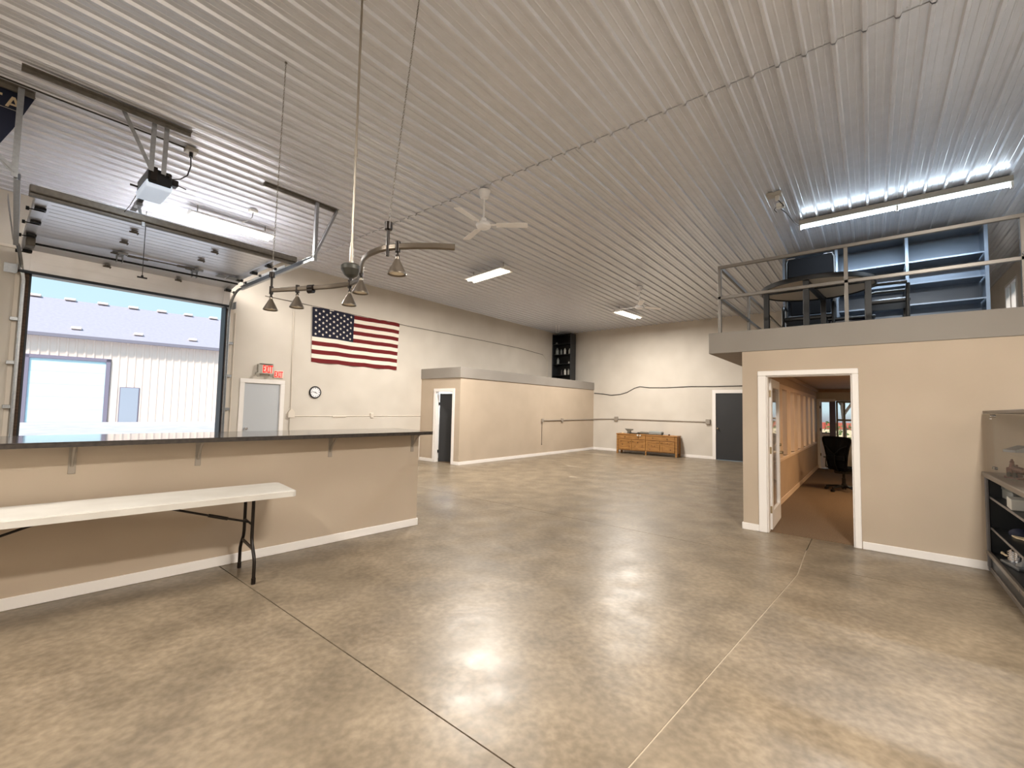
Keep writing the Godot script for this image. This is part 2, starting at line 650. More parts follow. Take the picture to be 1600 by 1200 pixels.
	m.span(V(-9.99, 0, -3.49), V(-9.90, 1.925, -3.502), 0)
	m.span(V(-9.99, 0, -4.203), V(-9.90, 1.925, -4.215), 0)
	m.span(V(-9.99, 1.913, -3.49), V(-9.90, 1.925, -4.215), 0)
	obj("door_frame", m, M.trim, d1)
	m = mb(d1)
	m.cyl(V(-9.915, 0.98, -3.56), V(-9.87, 0.98, -3.56), 0.028)
	m.ball(V(-9.855, 0.98, -3.56), V(0.03, 0.03, 0.03))
	obj("door_handle", m, M.chrome, d1)

	# dark door in the back wall
	var d2 := struct("door_2", V(-3.44, 0, -15.2))
	m = mb(d2)
	m.span(V(-3.89, 0.01, -15.25), V(-2.99, 2.13, -15.21), 0.003)
	obj("door_leaf", m, M.char_door, d2)
	m = mb(d2)
	m.span(V(-3.99, 0, -15.2), V(-3.885, 2.13, -15.18), 0.004)
	m.span(V(-2.995, 0, -15.2), V(-2.89, 2.13, -15.18), 0.004)
	m.span(V(-3.99, 2.13, -15.2), V(-2.89, 2.235, -15.18), 0.004)
	obj("door_frame", m, M.trim, d2)
	m = mb(d2)
	m.cyl(V(-3.82, 1.0, -15.21), V(-3.82, 1.0, -15.16), 0.02)
	m.ball(V(-3.82, 1.0, -15.15), V(0.03, 0.03, 0.03))
	obj("door_handle", m, M.brass, d2)


func ceiling() -> void:
	# ribbed steel liner sheets, four ribs to a sheet, lapped across the middle of the hall
	var c := struct("ceiling", V(-4, H_CEIL, -5))
	var m := mb(c)
	m.span(V(-10.1, 4.66, 4.8), V(2.4, 4.8, -15.4))
	obj("deck", m, M.ceiling, c)
	var prof := []
	var pitch := 0.2015
	for k in 4:
		var x: float = k * pitch
		prof.append_array([Vector2(x - 0.024, 0.0), Vector2(x - 0.012, -0.027), Vector2(x + 0.012, -0.027), Vector2(x + 0.024, 0.0)])
		for s in [0.072, 0.130]:
			prof.append_array([Vector2(x + s - 0.008, 0.0), Vector2(x + s - 0.004, -0.004), Vector2(x + s + 0.004, -0.004), Vector2(x + s + 0.008, 0.0)])
	var meshes := []
	for lap in 2:
		var z0: float = 4.6 if lap == 0 else -4.352
		var z1: float = -4.342 if lap == 0 else -15.2
		var y: float = 0.0 if lap == 0 else -0.004
		var mm := MB.new()
		var w: Array = prof.duplicate()
		w.push_front(Vector2(-0.033, 0.0))
		w.append(Vector2(4 * pitch - 0.0335, 0.0))
		for i in w.size() - 1:
			var a: Vector2 = w[i]
			var b: Vector2 = w[i + 1]
			mm.quad(V(a.x, a.y + y, z0), V(b.x, b.y + y, z0), V(b.x, b.y + y, z1), V(a.x, a.y + y, z1), V(0, -1, 0))
		mm.quad(V(-0.033, 0.012 + y, z0), V(4 * pitch - 0.033, 0.012 + y, z0), V(4 * pitch - 0.033, 0.012 + y, z1), V(-0.033, 0.012 + y, z1), V(0, 1, 0))
		for zz in [z0, z1]:
			mm.quad(V(-0.033, y, zz), V(4 * pitch - 0.0335, y, zz), V(4 * pitch - 0.0335, 0.012 + y, zz), V(-0.033, 0.012 + y, zz), V(0, 0, signf(zz - (z0 + z1) / 2)))
		# lap screws: a row of small heads along the seam
		if lap == 0:
			for k in 8:
				mm.cyl(V(k * pitch / 2 + 0.05, 0.0, z1 + 0.03), V(k * pitch / 2 + 0.05, -0.006, z1 + 0.03), 0.005, 6)
		meshes.append(mm.done())
	for k in 16:
		for lap in 2:
			var o := MeshInstance3D.new()
			o.name = "ceiling_panel"
			o.mesh = meshes[lap]
			o.material_override = M.ceiling
			o.position = V(0.018 + pitch * 4 * (k - 13) + 0.55, H_CEIL, 0) - c.position
			o.position.x = 0.018 + pitch * 4 * (k - 13) - c.position.x
			c.add_child(o, true)


# ---------------------------------------------------------------- office under the loft
func office() -> void:
	var wp := struct("wall_office", V(0, 0, -6.5))
	var m := mb(wp)
	m.span(V(-1.318, 0, -6.45), V(-1.04, 2.33, -6.57))
	m.span(V(-1.04, 1.985, -6.45), V(-0.168, 2.33, -6.57))
	m.span(V(-0.168, 0, -6.45), V(2.25, 2.33, -6.57))
	obj("wall_face", m, M.tan_wall, wp)
	var ws := struct("wall_office_side", V(-1.25, 0, -10))
	m = mb(ws)
	m.span(V(-1.318, 0, -6.57), V(-1.19, 0.76, -15.2))
	m.span(V(-1.318, 1.95, -6.57), V(-1.19, 2.33, -15.2))
	m.span(V(-1.318, 0.76, -6.57), V(-1.19, 1.95, -7.55))
	m.span(V(-1.318, 0.76, -14.5), V(-1.19, 1.95, -15.2))
	obj("wall_face", m, M.office_tan, ws)
	m = mb(ws)
	m.span(V(-1.19, 0.72, -7.5), V(-1.155, 0.77, -14.55), 0.006)
	m.span(V(-1.19, 1.93, -7.5), V(-1.172, 2.01, -14.55), 0.004)
	obj("sill", m, M.peach, ws)
	# seven interior windows between broad mullions
	for k in 7:
		var z: float = -7.55 - 0.993 * k
		m = mb(ws)
		for q in [z - 0.11, z - 0.993 + 0.11]:
			m.span(V(-1.30, 0.77, q - 0.11), V(-1.176, 1.95, q + 0.11), 0.006)
		m.span(V(-1.27, 0.77, z - 0.5165), V(-1.215, 1.95, z - 0.4765), 0.004)
		var fr := obj("window_frame", m, M.peach, ws)
		for s in 2:
			m = mb(ws)
			m.span(V(-1.252, 0.77, z - 0.22 - 0.2965 * s), V(-1.246, 1.95, z - 0.4765 - 0.2965 * s))
			obj("pane", m, M.glass, fr)
	var oc := struct("ceiling_office", V(0, 2.3, -10))
	m = mb(oc)
	m.span(V(-1.19, 2.22, -6.57), V(2.25, 2.31, -15.2))
	obj("panel", m, M.office_tan, oc)
	m = mb(oc)
	m.span(V(-1.19, 2.14, -6.57), V(-1.15, 2.22, -15.2), 0.012)
	m.span(V(-1.15, 2.14, -15.2), V(2.25, 2.22, -15.16), 0.012)
	obj("crown_molding", m, M.office_tan, oc)
	var of := struct("floor_office", V(0, 0, -10))
	m = mb(of)
	m.span(V(-1.19, 0.0, -6.53), V(2.25, 0.006, -15.2), 0.002)
	obj("carpet", m, M.carpet, of)
	var ob := struct("baseboard_office", V(0, 0, -9))
	m = mb(ob)
	m.span(V(-1.19, 0.006, -6.6), V(-1.175, 0.10, -15.2), 0.004)
	obj("board", m, M.peach, ob)
	m = mb(ob)
	m.span(V(-1.32, 0, -6.45), V(-1.135, 0.085, -6.435), 0.004)
	m.span(V(-1.332, 0, -6.437), V(-1.318, 0.085, -8.0), 0.004)
	m.span(V(-0.10, 0, -6.45), V(2.25, 0.085, -6.435), 0.004)
	obj("board", m, M.trim, ob)

	# far wall of the office: glazed door and sash window to the outside
	var d4 := struct("door_4", V(-0.93, 0, -15.2))
	m = mb(d4)
	m.span(V(-1.20, 0, -15.2), V(-1.12, 1.88, -15.17), 0.004)
	m.span(V(-1.20, 1.88, -15.2), V(-0.76, 1.95, -15.17), 0.004)
	obj("door_frame", m, M.trim, d4)
	m = mb(d4)
	m.span(V(-1.115, 0.01, -15.24), V(-1.08, 1.885, -15.195), 0.003)
	m.span(V(-1.08, 0.01, -15.24), V(-0.905, 1.0, -15.195), 0.003)
	m.span(V(-1.08, 1.86, -15.24), V(-0.905, 1.885, -15.195), 0.003)
	obj("door_leaf", m, M.pale_door, d4)
	m = mb(d4)
	m.span(V(-0.905, 0.01, -15.23), V(-0.765, 1.885, -15.19), 0.003)
	m.span(V(-1.08, 0.98, -15.235), V(-0.905, 1.01, -15.19), 0.003)
	obj("side_panel", m, M.lilac_panel, d4)
	m = mb(d4)
	m.span(V(-1.08, 1.0, -15.22), V(-0.905, 1.86, -15.214))
	obj("pane", m, M.glass, d4)
	m = mb(d4)
	for y in [0.35, 1.05, 1.68]:
		m.span(V(-1.125, y, -15.20), V(-1.105, y + 0.08, -15.165), 0.003)
	obj("hinge", m, M.black, d4)
	var w2 := struct("window_2", V(-0.2, 1.3, -15.2))
	m = mb(w2)
	for x in [-0.735, -0.57, -0.16, 0.28, 0.86]:
		m.span(V(x - 0.022, 0.80, -15.24), V(x + 0.022, 1.88, -15.175), 0.004)
	for y in [0.83, 1.37, 1.87]:
		m.span(V(-0.755, y - 0.025, -15.24), V(0.88, y + 0.025, -15.18), 0.004)
	obj("window_frame", m, M.green_frame, w2)
	m = mb(w2)
	m.span(V(-0.76, 0.72, -15.2), V(0.92, 0.80, -15.15), 0.005)
	obj("sill", m, M.peach, w2)
	for x in [[-0.71, -0.595], [-0.545, -0.185], [-0.135, 0.255], [0.305, 0.835]]:
		for y in [[0.855, 1.345], [1.395, 1.845]]:
			m = mb(w2)
			m.span(V(x[0], y[0], -15.222), V(x[1], y[1], -15.216))
			obj("pane", m, M.glass, w2)

	# doorway trim
	var t1 := struct("trim_1", V(-0.6, 0, -6.45))
	m = mb(t1)
	for x in [[-1.135, -1.04], [-0.168, -0.106]]:
		m.span(V(x[0], 0, -6.45), V(x[1], 1.985, -6.428), 0.006)
	m.span(V(-1.135, 1.985, -6.45), V(-0.106, 2.048, -6.426), 0.006)
	obj("casing", m, M.trim, t1)
	m = mb(t1)
	m.span(V(-1.04, 0, -6.45), V(-1.028, 1.985, -6.58), 0.002)
	m.span(V(-0.18, 0, -6.45), V(-0.168, 1.985, -6.58), 0.002)
	m.span(V(-1.04, 1.973, -6.45), V(-0.168, 1.985, -6.58), 0.002)
	obj("jamb", m, M.trim, t1)

	# open glazed door leaf, swung into the office
	var d3 := struct("door_3", V(-1.03, 0, -6.6))
	d3.rotation.y = deg_to_rad(1.5)
	m = MB.new()
	m.span(V(-0.022, 0.012, 0), V(0.022, 1.965, -0.11), 0.003)
	m.span(V(-0.022, 0.012, -0.73), V(0.022, 1.965, -0.84), 0.003)
	m.span(V(-0.022, 0.012, -0.11), V(0.022, 0.24, -0.73), 0.003)
	m.span(V(-0.022, 1.85, -0.11), V(0.022, 1.965, -0.73), 0.003)
	var lf := obj("door_leaf", m, M.trim, d3)
	m = MB.new()
	m.span(V(-0.004, 0.24, -0.11), V(0.004, 1.85, -0.73))
	obj("pane", m, M.glass, lf)
	for y in [0.22, 0.98, 1.72]:
		m = MB.new()
		m.cyl(V(-0.028, y, 0.006), V(-0.028, y + 0.09, 0.006), 0.008, 8)
		m.span(V(-0.024, y, 0.0), V(0.02, y + 0.09, 0.004))
		obj("hinge", m, M.brass, d3)
	m = MB.new()
	m.cyl(V(0.022, 0.95, -0.785), V(0.065, 0.95, -0.785), 0.022)
	m.bar(V(0.06, 0.95, -0.785), V(0.06, 0.945, -0.68), 0.016, 0.02, 0.004)
	m.cyl(V(0.022, 1.06, -0.785), V(0.04, 1.06, -0.785), 0.022)
	obj("door_handle", m, M.brass, d3)

	office_chair()
	area_light("office_lamp", V(1.1, 2.16, -9.6), Vector2(0.6, 1.2), Color(1.0, 0.87, 0.70), 8.0)
	var ol := thing("office_ceiling_light", "flat ceiling light panel of the office, out of sight beyond the doorway", "ceiling light", V(1.1, 2.2, -9.6))
	m = mb(ol)
	m.span(V(0.79, 2.165, -8.99), V(1.41, 2.22, -10.21), 0.006)
	obj("housing", m, M.white_plastic, ol)
	m = mb(ol)
	m.span(V(0.81, 2.161, -9.01), V(1.39, 2.166, -10.19))
	obj("light_diffuser", m, glow(Color(1.0, 0.85, 0.66), 1.0), ol)


func office_chair() -> void:
	var t := thing("office_chair", "black mesh-back swivel office chair on the brown carpet beyond the open door", "chair", V(-0.44, 0.006, -10.95), deg_to_rad(-32))
	# the chair faces local -z
	var m := MB.new()
	for k in 5:
		var a: float = TAU * k / 5 + 0.35
		var tip := V(cos(a) * 0.30, 0.075, sin(a) * 0.30)
		m.tube([V(0, 0.10, 0), V(cos(a) * 0.12, 0.10, sin(a) * 0.12), tip], 0.026, 8, true, 0.016)
	m.cyl(V(0, 0.06, 0), V(0, 0.15, 0), 0.045)
	var st := obj("star_base", m, M.black, t)
	for k in 5:
		var a: float = TAU * k / 5 + 0.35
		m = MB.new()
		var c := V(cos(a) * 0.30, 0.0, sin(a) * 0.30)
		var ax := V(-sin(a), 0, cos(a))
		for s in [-1.0, 1.0]:
			m.cyl(c + ax * (0.008 * s) + V(0, 0.028, 0), c + ax * (0.028 * s) + V(0, 0.028, 0), 0.027, 14)
		m.cyl(c + V(0, 0.028, 0), c + V(0, 0.075, 0), 0.009, 8)
		obj("caster", m, M.black, st)
	m = MB.new()
	m.cyl(V(0, 0.13, 0), V(0, 0.36, 0), 0.025)
	m.cyl(V(0, 0.13, 0), V(0, 0.26, 0), 0.034)
	obj("gas_column", m, M.black, t)
	m = MB.new()
	m.box(V(0, 0.385, -0.02), V(0.22, 0.07, 0.30), 0.02)
	obj("tilt_mechanism", m, M.black, t)
	m = MB.new()
	var seat := []
	for k in 28:
		var a: float = TAU * k / 28
		seat.append(Vector2(signf(cos(a)) * pow(absf(cos(a)), 0.5) * 0.255, signf(sin(a)) * pow(absf(sin(a)), 0.5) * 0.235))
	m.prism(seat, 0.05, Transform3D(Basis(V(1, 0, 0), V(0, 0, 1), V(0, -1, 0)), V(0, 0.47, -0.07)))
	obj("seat", m, M.mesh_cloth, t)
	# flared back: narrow at the waist, broad and rounded at the shoulders
	m = MB.new()
	var rim := []
	for q in [[-0.17, 0.47], [-0.185, 0.60], [-0.20, 0.72], [-0.235, 0.88], [-0.265, 0.99], [-0.262, 1.035], [-0.235, 1.055], [-0.12, 1.065], [0, 1.067]]:
		rim.append(Vector2(q[0], q[1]))
	for i in range(7, -1, -1):
		rim.append(Vector2(-rim[i].x, rim[i].y))
	var bend := func(q: Vector2) -> Vector3:
		return V(q.x, q.y, 0.20 + 0.10 * (q.y - 0.47) - 0.9 * q.x * q.x)
	var ring := []
	for q in rim:
		ring.append(bend.call(q))
	ring.append(ring[0])
	m.tube(ring, 0.017, 8)
	obj("back_frame", m, M.mesh_cloth, t)
	m = MB.new()
	for i in 8:
		var a: Vector2 = rim[i]
		var b: Vector2 = rim[i + 1]
		var cols := 8
		for k in cols:
			var f0: float = lerpf(-1, 1, float(k) / cols)
			var f1: float = lerpf(-1, 1, float(k + 1) / cols)
			var q := [bend.call(Vector2(-a.x * f0, a.y)), bend.call(Vector2(-a.x * f1, a.y)), bend.call(Vector2(-b.x * f1, b.y)), bend.call(Vector2(-b.x * f0, b.y))]
			for d in [0.0, -0.006]:
				m.quad(q[0] + V(0, 0, d), q[1] + V(0, 0, d), q[2] + V(0, 0, d), q[3] + V(0, 0, d), V(0, 0, 1 if d == 0.0 else -1))
	obj("back_mesh", m, M.mesh_cloth, t)
	m = MB.new()
	m.box(V(0, 0.66, 0.235), V(0.36, 0.10, 0.03), 0.012)
	obj("lumbar_pad", m, M.mesh_cloth, t)
	m = MB.new()
	m.tube([V(0, 0.40, 0.10), V(0, 0.42, 0.20), V(0, 0.55, 0.265), V(0, 0.72, 0.27)], 0.022, 8)
	for s in [-1.0, 1.0]:
		m.tube([V(0, 0.72, 0.27), V(0.12 * s, 0.84, 0.262), V(0.215 * s, 0.90, 0.21)], 0.014, 8)
	obj("back_support", m, M.mesh_cloth, t)
	for s in [-1.0, 1.0]:
		m = MB.new()
		m.tube([V(0.20 * s, 0.42, 0.08), V(0.29 * s, 0.46, 0.08), V(0.30 * s, 0.62, 0.05)], 0.018, 8)
		m.box(V(0.30 * s, 0.645, -0.03), V(0.085, 0.03, 0.26), 0.013)
		obj("armrest", m, M.black, t)


# ---------------------------------------------------------------- tan store block along the left wall
func store_block() -> void:
	var b := struct("wall_store_front", V(-9, 0, -8.1))
	var m := mb(b)
	m.span(V(-9.9, 0, -8.06), V(-9.26, 2.28, -8.18))
	m.span(V(-9.26, 1.915, -8.06), V(-8.60, 2.28, -8.18))
	m.span(V(-8.60, 0, -8.06), V(-8.315, 2.28, -8.18))
	obj("wall_face", m, M.tan_wall, b)
	var b2 := struct("wall_store_side", V(-8.4, 0, -11))
	m = mb(b2)
	m.span(V(-8.435, 0, -8.18), V(-8.315, 2.28, -15.2))
	obj("wall_face", m, M.tan_wall, b2)
	var b3 := struct("roof_store", V(-9, 2.4, -11))
	m = mb(b3)
	m.span(V(-9.9, 2.28, -8.035), V(-8.29, 2.565, -15.2), 0.006)
	obj("roof_band", m, M.taupe, b3)
	var b4 := struct("floor_store", V(-9, 0, -11))
	m = mb(b4)
	m.span(V(-9.9, 0.0, -8.18), V(-8.435, 0.004, -15.2))
	obj("carpet", m, M.carpet, b4)
	var b5 := struct("wall_store_rear", V(-9, 0, -10.4))
	m = mb(b5)
	m.span(V(-9.895, 0.0, -10.4), V(-8.435, 2.28, -10.5))
	obj("wall_face", m, M.white_wall, b5)
	var bs := struct("baseboard_store", V(-9, 0, -8))
	m = mb(bs)
	m.span(V(-9.9, 0, -8.06), V(-9.345, 0.085, -8.047), 0.003)
	m.span(V(-8.515, 0, -8.06), V(-8.302, 0.085, -8.047), 0.003)
	m.span(V(-8.315, 0, -8.06), V(-8.302, 0.085, -15.2), 0.003)
	obj("board", m, M.trim, bs)
	var d := struct("door_5", V(-8.9, 0, -8.06))
	m = mb(d)
	m.span(V(-9.345, 0, -8.06), V(-9.26, 1.915, -8.04), 0.004)
	m.span(V(-8.60, 0, -8.06), V(-8.515, 1.915, -8.04), 0.004)
	m.span(V(-9.345, 1.915, -8.06), V(-8.515, 2.0, -8.04), 0.004)
	m.span(V(-9.27, 0, -8.06), V(-9.255, 1.92, -8.18))
	m.span(V(-8.605, 0, -8.06), V(-8.59, 1.92, -8.18))
	obj("door_frame", m, M.trim, d)
	# leaf swung inward, its face turned to the hall
	m = mb(d)
	m.box(V(-8.975, 0.94, -8.37), V(0.64, 1.86, 0.04), 0.003, Basis(Vector3.UP, deg_to_rad(35)))
	obj("door_leaf", m, M.char_door, d)
	m = mb(d)
	m.span(V(-9.24, 1.55, -8.20), V(-9.225, 1.63, -8.14), 0.002)
	m.span(V(-9.24, 0.25, -8.20), V(-9.225, 0.33, -8.14), 0.002)
	obj("hinge", m, M.black, d)
	var cab := thing("dark_locker", "tall dark locker standing inside the store room behind its open door", "locker", V(-8.75, 0.004, -8.95))
	m = mb(cab)
	m.span(V(-9.0, 0.004, -8.75), V(-8.45, 1.82, -9.2), 0.006)
	obj("body", m, M.char_door, cab)
	m = mb(cab)
	m.span(V(-8.94, 0.06, -8.735), V(-8.50, 1.78, -8.75), 0.003)
	obj("door", m, M.black, cab)
	var lt := thing("store_ceiling_light", "cool white ceiling light inside the small store room", "ceiling light", V(-9.2, 2.24, -8.9))
	m = mb(lt)
	m.span(V(-9.7, 2.235, -8.7), V(-8.6, 2.28, -8.9), 0.004)
	obj("housing", m, M.white_plastic, lt)
	m = mb(lt)
	m.span(V(-9.68, 2.228, -8.72), V(-8.62, 2.236, -8.88))
	obj("light_diffuser", m, glow(COOL, 1.5), lt)
	area_light("store_lamp", V(-9.15, 2.22, -8.8), Vector2(1.0, 0.15), COOL, 6.0)


# ---------------------------------------------------------------- garage door
func garage_door() -> void:
	# timber jambs and weather seals round the opening
	var tr := struct("trim_2", V(-9.9, 0, -1.8))
	var m := mb(tr)
	m.span(V(-10.1, 0, -0.45), V(-9.86, 3.43, -0.475), 0.003)
	m.span(V(-10.1, 0, -3.075), V(-9.86, 3.43, -3.10), 0.003)
	obj("weather_seal", m, M.seal, tr)
	m = mb(tr)
	m.span(V(-9.9, 0, -0.395), V(-9.865, 3.40, -0.45), 0.003)
	m.span(V(-9.9, 0, -3.10), V(-9.865, 3.40, -3.165), 0.003)
	obj("jamb_board", m, M.ply, tr)
	m = mb(tr)
	m.span(V(-9.9, 0, -3.165), V(-9.875, 3.40, -3.215), 0.003)
	m.span(V(-9.9, 0, -3.255), V(-9.88, 3.30, -3.275), 0.003)
	obj("jamb_trim", m, M.painted, tr)

	var d := thing("garage_door", "white sectional garage door rolled up overhead on its tracks", "garage door", V(-9.7, 3.4, -1.7))
	var zl := -0.33
	var zr := -3.10
	var bed := [V(-7.13, 3.835, 0), V(-7.80, 3.835, 0), V(-8.43, 3.832, 0), V(-9.08, 3.825, 0), V(-9.70, 3.715, 0), V(-9.775, 3.41, 0)]
	for i in 5:
		var a: Vector3 = bed[i]
		var b: Vector3 = bed[i + 1]
		var u: Vector3 = (b - a).normalized()
		var nn: Vector3 = V(-u.y, u.x, 0)
		if nn.y > 0 or (i == 4):
			nn = -nn
		if i == 4:
			nn = V(0.97, -0.24, 0)
		m = mb(d)
		var ln: float = a.distance_to(b) + (0.03 if i >= 3 else -0.003)
		var mid: Vector3 = (a + b) * 0.5 + V(0, 0, (zl + zr) / 2)
		var bz := Basis(u, nn, u.cross(nn))
		m.box(mid - nn * 0.022, V(ln, 0.04, zl - zr), 0.005, bz)
		# shallow pressed ribs along the section
		for s in [-0.27, 0.0, 0.27]:
			m.box(mid + u * (ln * s) , V(0.03, 0.003, zl - zr - 0.30), 0.001, bz)
		for s in [zl - 0.06, zr + 0.06]:
			m.box((a + b) * 0.5 + V(0, 0, s) + nn * 0.004, V(ln, 0.012, 0.11), 0.003, bz)
		obj("section", m, M.door_panel, d)
	# stiffener at the top edge and the bottom seal
	m = mb(d)
	m.span(V(-7.06, 3.76, zl + 0.06), V(-7.16, 3.84, zr - 0.06), 0.008)
	m.span(V(-7.10, 3.725, zl + 0.06), V(-7.16, 3.76, zr - 0.06), 0.005)
	obj("strut", m, M.dull_steel, d)
	m = mb(d)
	m.span(V(-7.16, 3.79, zl), V(-7.36, 3.82, zl - 0.11), 0.004)
	obj("corner_plate", m, M.black_metal, d)
	m = mb(d)
	m.span(V(-9.80, 3.375, zl), V(-9.745, 3.415, zr), 0.008)
	obj("bottom_seal", m, M.seal, d)
	# hinges on the stiles and end rollers
	for q in [[-7.80, 3.822], [-8.43, 3.819], [-9.08, 3.80], [-9.66, 3.70]]:
		for z in [-1.28, -2.24]:
			m = mb(d)
			m.span(V(q[0] - 0.055, q[1] - 0.012, z - 0.035), V(q[0] + 0.055, q[1], z + 0.035), 0.003)
			m.cyl(V(q[0], q[1] - 0.018, z - 0.05), V(q[0], q[1] - 0.018, z + 0.05), 0.012, 8)
			m.span(V(q[0] - 0.05, q[1] - 0.03, z - 0.05), V(q[0] + 0.0, q[1] - 0.01, z - 0.038), 0.002)
			obj("hinge", m, M.dull_steel, d)
		for s in [0, 1]:
			var z: float = zl - 0.02 if s == 0 else zr + 0.02
			var o: float = 0.14 if s == 0 else -0.14
			m = mb(d)
			m.span(V(q[0] - 0.05, q[1] - 0.035, z), V(q[0] + 0.05, q[1] - 0.005, z - o * 0.7), 0.003)
			m.cyl(V(q[0], q[1] - 0.04, z - o * 0.6), V(q[0], q[1] - 0.04, z + o * 0.45), 0.007, 8)
			m.cyl(V(q[0], q[1] - 0.04, z + o * 0.3), V(q[0], q[1] - 0.04, z + o * 0.5), 0.024, 12)
			obj("roller_hinge", m, M.black_metal, d)
	# slide lock across the fourth section
	m = mb(d)
	m.bar(V(-9.02, 3.775, -1.40), V(-9.02, 3.79, -2.32), 0.022, 0.018, 0.003)
	m.bar(V(-9.02, 3.772, -1.42), V(-9.02, 3.774, -1.68), 0.045, 0.03, 0.006)
	m.bar(V(-9.02, 3.786, -2.06), V(-9.02, 3.788, -2.34), 0.045, 0.03, 0.006)
	obj("lock_bar", m, M.dull_steel, d)
	for z in [-1.36, -2.36]:
		m = mb(d)
		m.span(V(-8.96, 3.79, z - 0.04), V(-9.30, 3.80, z + 0.04), 0.003)
		m.span(V(-9.18, 3.69, z - 0.04), V(-9.26, 3.80, z - 0.03), 0.002)
		m.span(V(-9.18, 3.69, z + 0.03), V(-9.26, 3.80, z + 0.04), 0.002)
		m.cyl(V(-8.97, 3.78, z - 0.06), V(-8.97, 3.78, z + 0.06), 0.02, 10)
		obj("lock_bracket", m, M.galv, d)
	m = mb(d)
	m.cyl(V(-9.25, 3.715, -0.40), V(-9.13, 3.715, -3.02), 0.016, 12)
	obj("shaft", m, M.black_metal, d)
	m = mb(d)
	m.span(V(-9.17, 3.66, -0.36), V(-9.34, 3.78, -0.45), 0.006)
	obj("shaft_bracket", m, M.dull_steel, d)
	for q in [[-2.66, -2.80], [-2.83, -3.02]]:
		m = mb(d)
		m.span(V(-8.98, 3.775, q[0]), V(-9.16, 3.79, q[1]), 0.003)
		obj("end_plate", m, M.galv, d)

	# tracks: vertical run, curve and horizontal run, hung from the ceiling
	for s in 2:
		var z: float = -0.27 if s == 0 else -3.16
		var zi: float = 1.0 if s == 0 else -1.0
		var ze: float = -0.16 if s == 0 else -3.13
		var xe := -6.50
		var t := thing("garage_track", ["galvanized door track left of the garage opening with its ceiling hanger", "galvanized door track right of the garage opening with its ceiling hanger"][s], "door track", V(-9.8, 0, z), 0.0, "garage door tracks")
		m = mb(t)
		var path := []
		var zv: float = -0.375 if s == 0 else -3.13
		path.append(V(-9.80, 0.0, zv)); path.append(V(-9.80, 3.2, zv))
		for k in 7:
			var a: float = PI / 2 * k / 6
			path.append(V(-9.35 - 0.45 * cos(a), 3.26 + 0.44 * sin(a), lerpf(zv, z, k / 6.0)))
		for i in path.size() - 1:
			m.bar(path[i], path[i + 1], 0.006, 0.045, 0.0, V(1, 0.01, 0) if i < 3 else V(0, 1, 0))
			m.bar(path[i] + V(0, 0, -0.02 * zi), path[i + 1] + V(0, 0, -0.02 * zi), 0.03, 0.005, 0.0, V(1, 0.01, 0) if i < 3 else V(0, 1, 0))
		m.tube([path[0] + V(0.02, 0, 0), path[1] + V(0.02, 0, 0)] , 0.008, 8)
		obj("vertical_track", m, M.galv, t)
		m = mb(t)
		var a0 := V(-9.36, 3.70, z)
		var a1 := V(xe, 3.69, ze)
		m.bar(a0, a1, 0.006, 0.075, 0.002)
		m.bar(a0 + V(0, 0.034, 0), a1 + V(0, 0.034, 0), 0.05, 0.006, 0.002)
		m.bar(a0 + V(0, -0.034, 0), a1 + V(0, -0.034, 0), 0.045, 0.006, 0.002)
		m.tube([a0 + V(0, -0.034, -0.024 * zi), a1 + V(0, -0.034, -0.024 * zi)], 0.006, 8)
		m.bar(a0 + V(0, 0.075, 0.03 * zi), a1 + V(-1.0, 0.075, 0.03 * zi), 0.004, 0.08, 0.001)
		obj("horizontal_track", m, M.galv, t)
		for y in [0.7, 1.35, 2.0, 2.65]:
			m = mb(t)
			m.span(V(-9.86, y, zv - 0.02 * zi), V(-9.79, y + 0.05, zv + 0.09 * zi), 0.003)
			obj("track_bracket", m, M.galv, t)
		m = mb(t)
		m.span(V(-9.865, 3.36, z - 0.05), V(-9.72, 3.50, z - 0.045))
		m.span(V(-9.865, 3.36, z - 0.05), V(-9.86, 3.50, z + 0.08))
		obj("flag_bracket", m, M.galv, t)
		m = mb(t)
		var zt: float = ze
		m.bar(V(xe + 0.03, 3.66, ze), V(xe + 0.03, 4.56, ze), 0.05, 0.006, 0.001, V(0, 0, 1))
		m.bar(V(xe + 0.055, 3.66, ze + 0.02 * zi), V(xe + 0.055, 4.56, ze + 0.02 * zi), 0.006, 0.045, 0.001, V(0, 0, 1))
		obj("hanger_post", m, M.galv, t)
		m = mb(t)
		var away := V(xe + 0.03, 4.55, -3.47) if s == 1 else V(xe + 0.05, 4.55, 0.72)
		m.bar(V(xe + 0.03, 3.70, ze), away, 0.05, 0.006, 0.001, V(1, 0, 0))
		m.bar(V(xe + 0.055, 3.70, ze + 0.02), away + V(0.025, 0, 0.02), 0.006, 0.045, 0.001, V(1, 0, 0))
		obj("hanger_brace", m, M.galv, t)
		m = mb(t)
		var z0: float = -2.40 if s == 1 else -0.235
		var z1: float = -3.50 if s == 1 else 0.9
		m.span(V(xe - 0.02, 4.525, z0), V(xe + 0.01, 4.577, z1), 0.003)
		m.span(V(xe - 0.02, 4.571, z0), V(xe + 0.06, 4.577, z1), 0.002)
		obj("ceiling_angle", m, M.dull_steel, t)


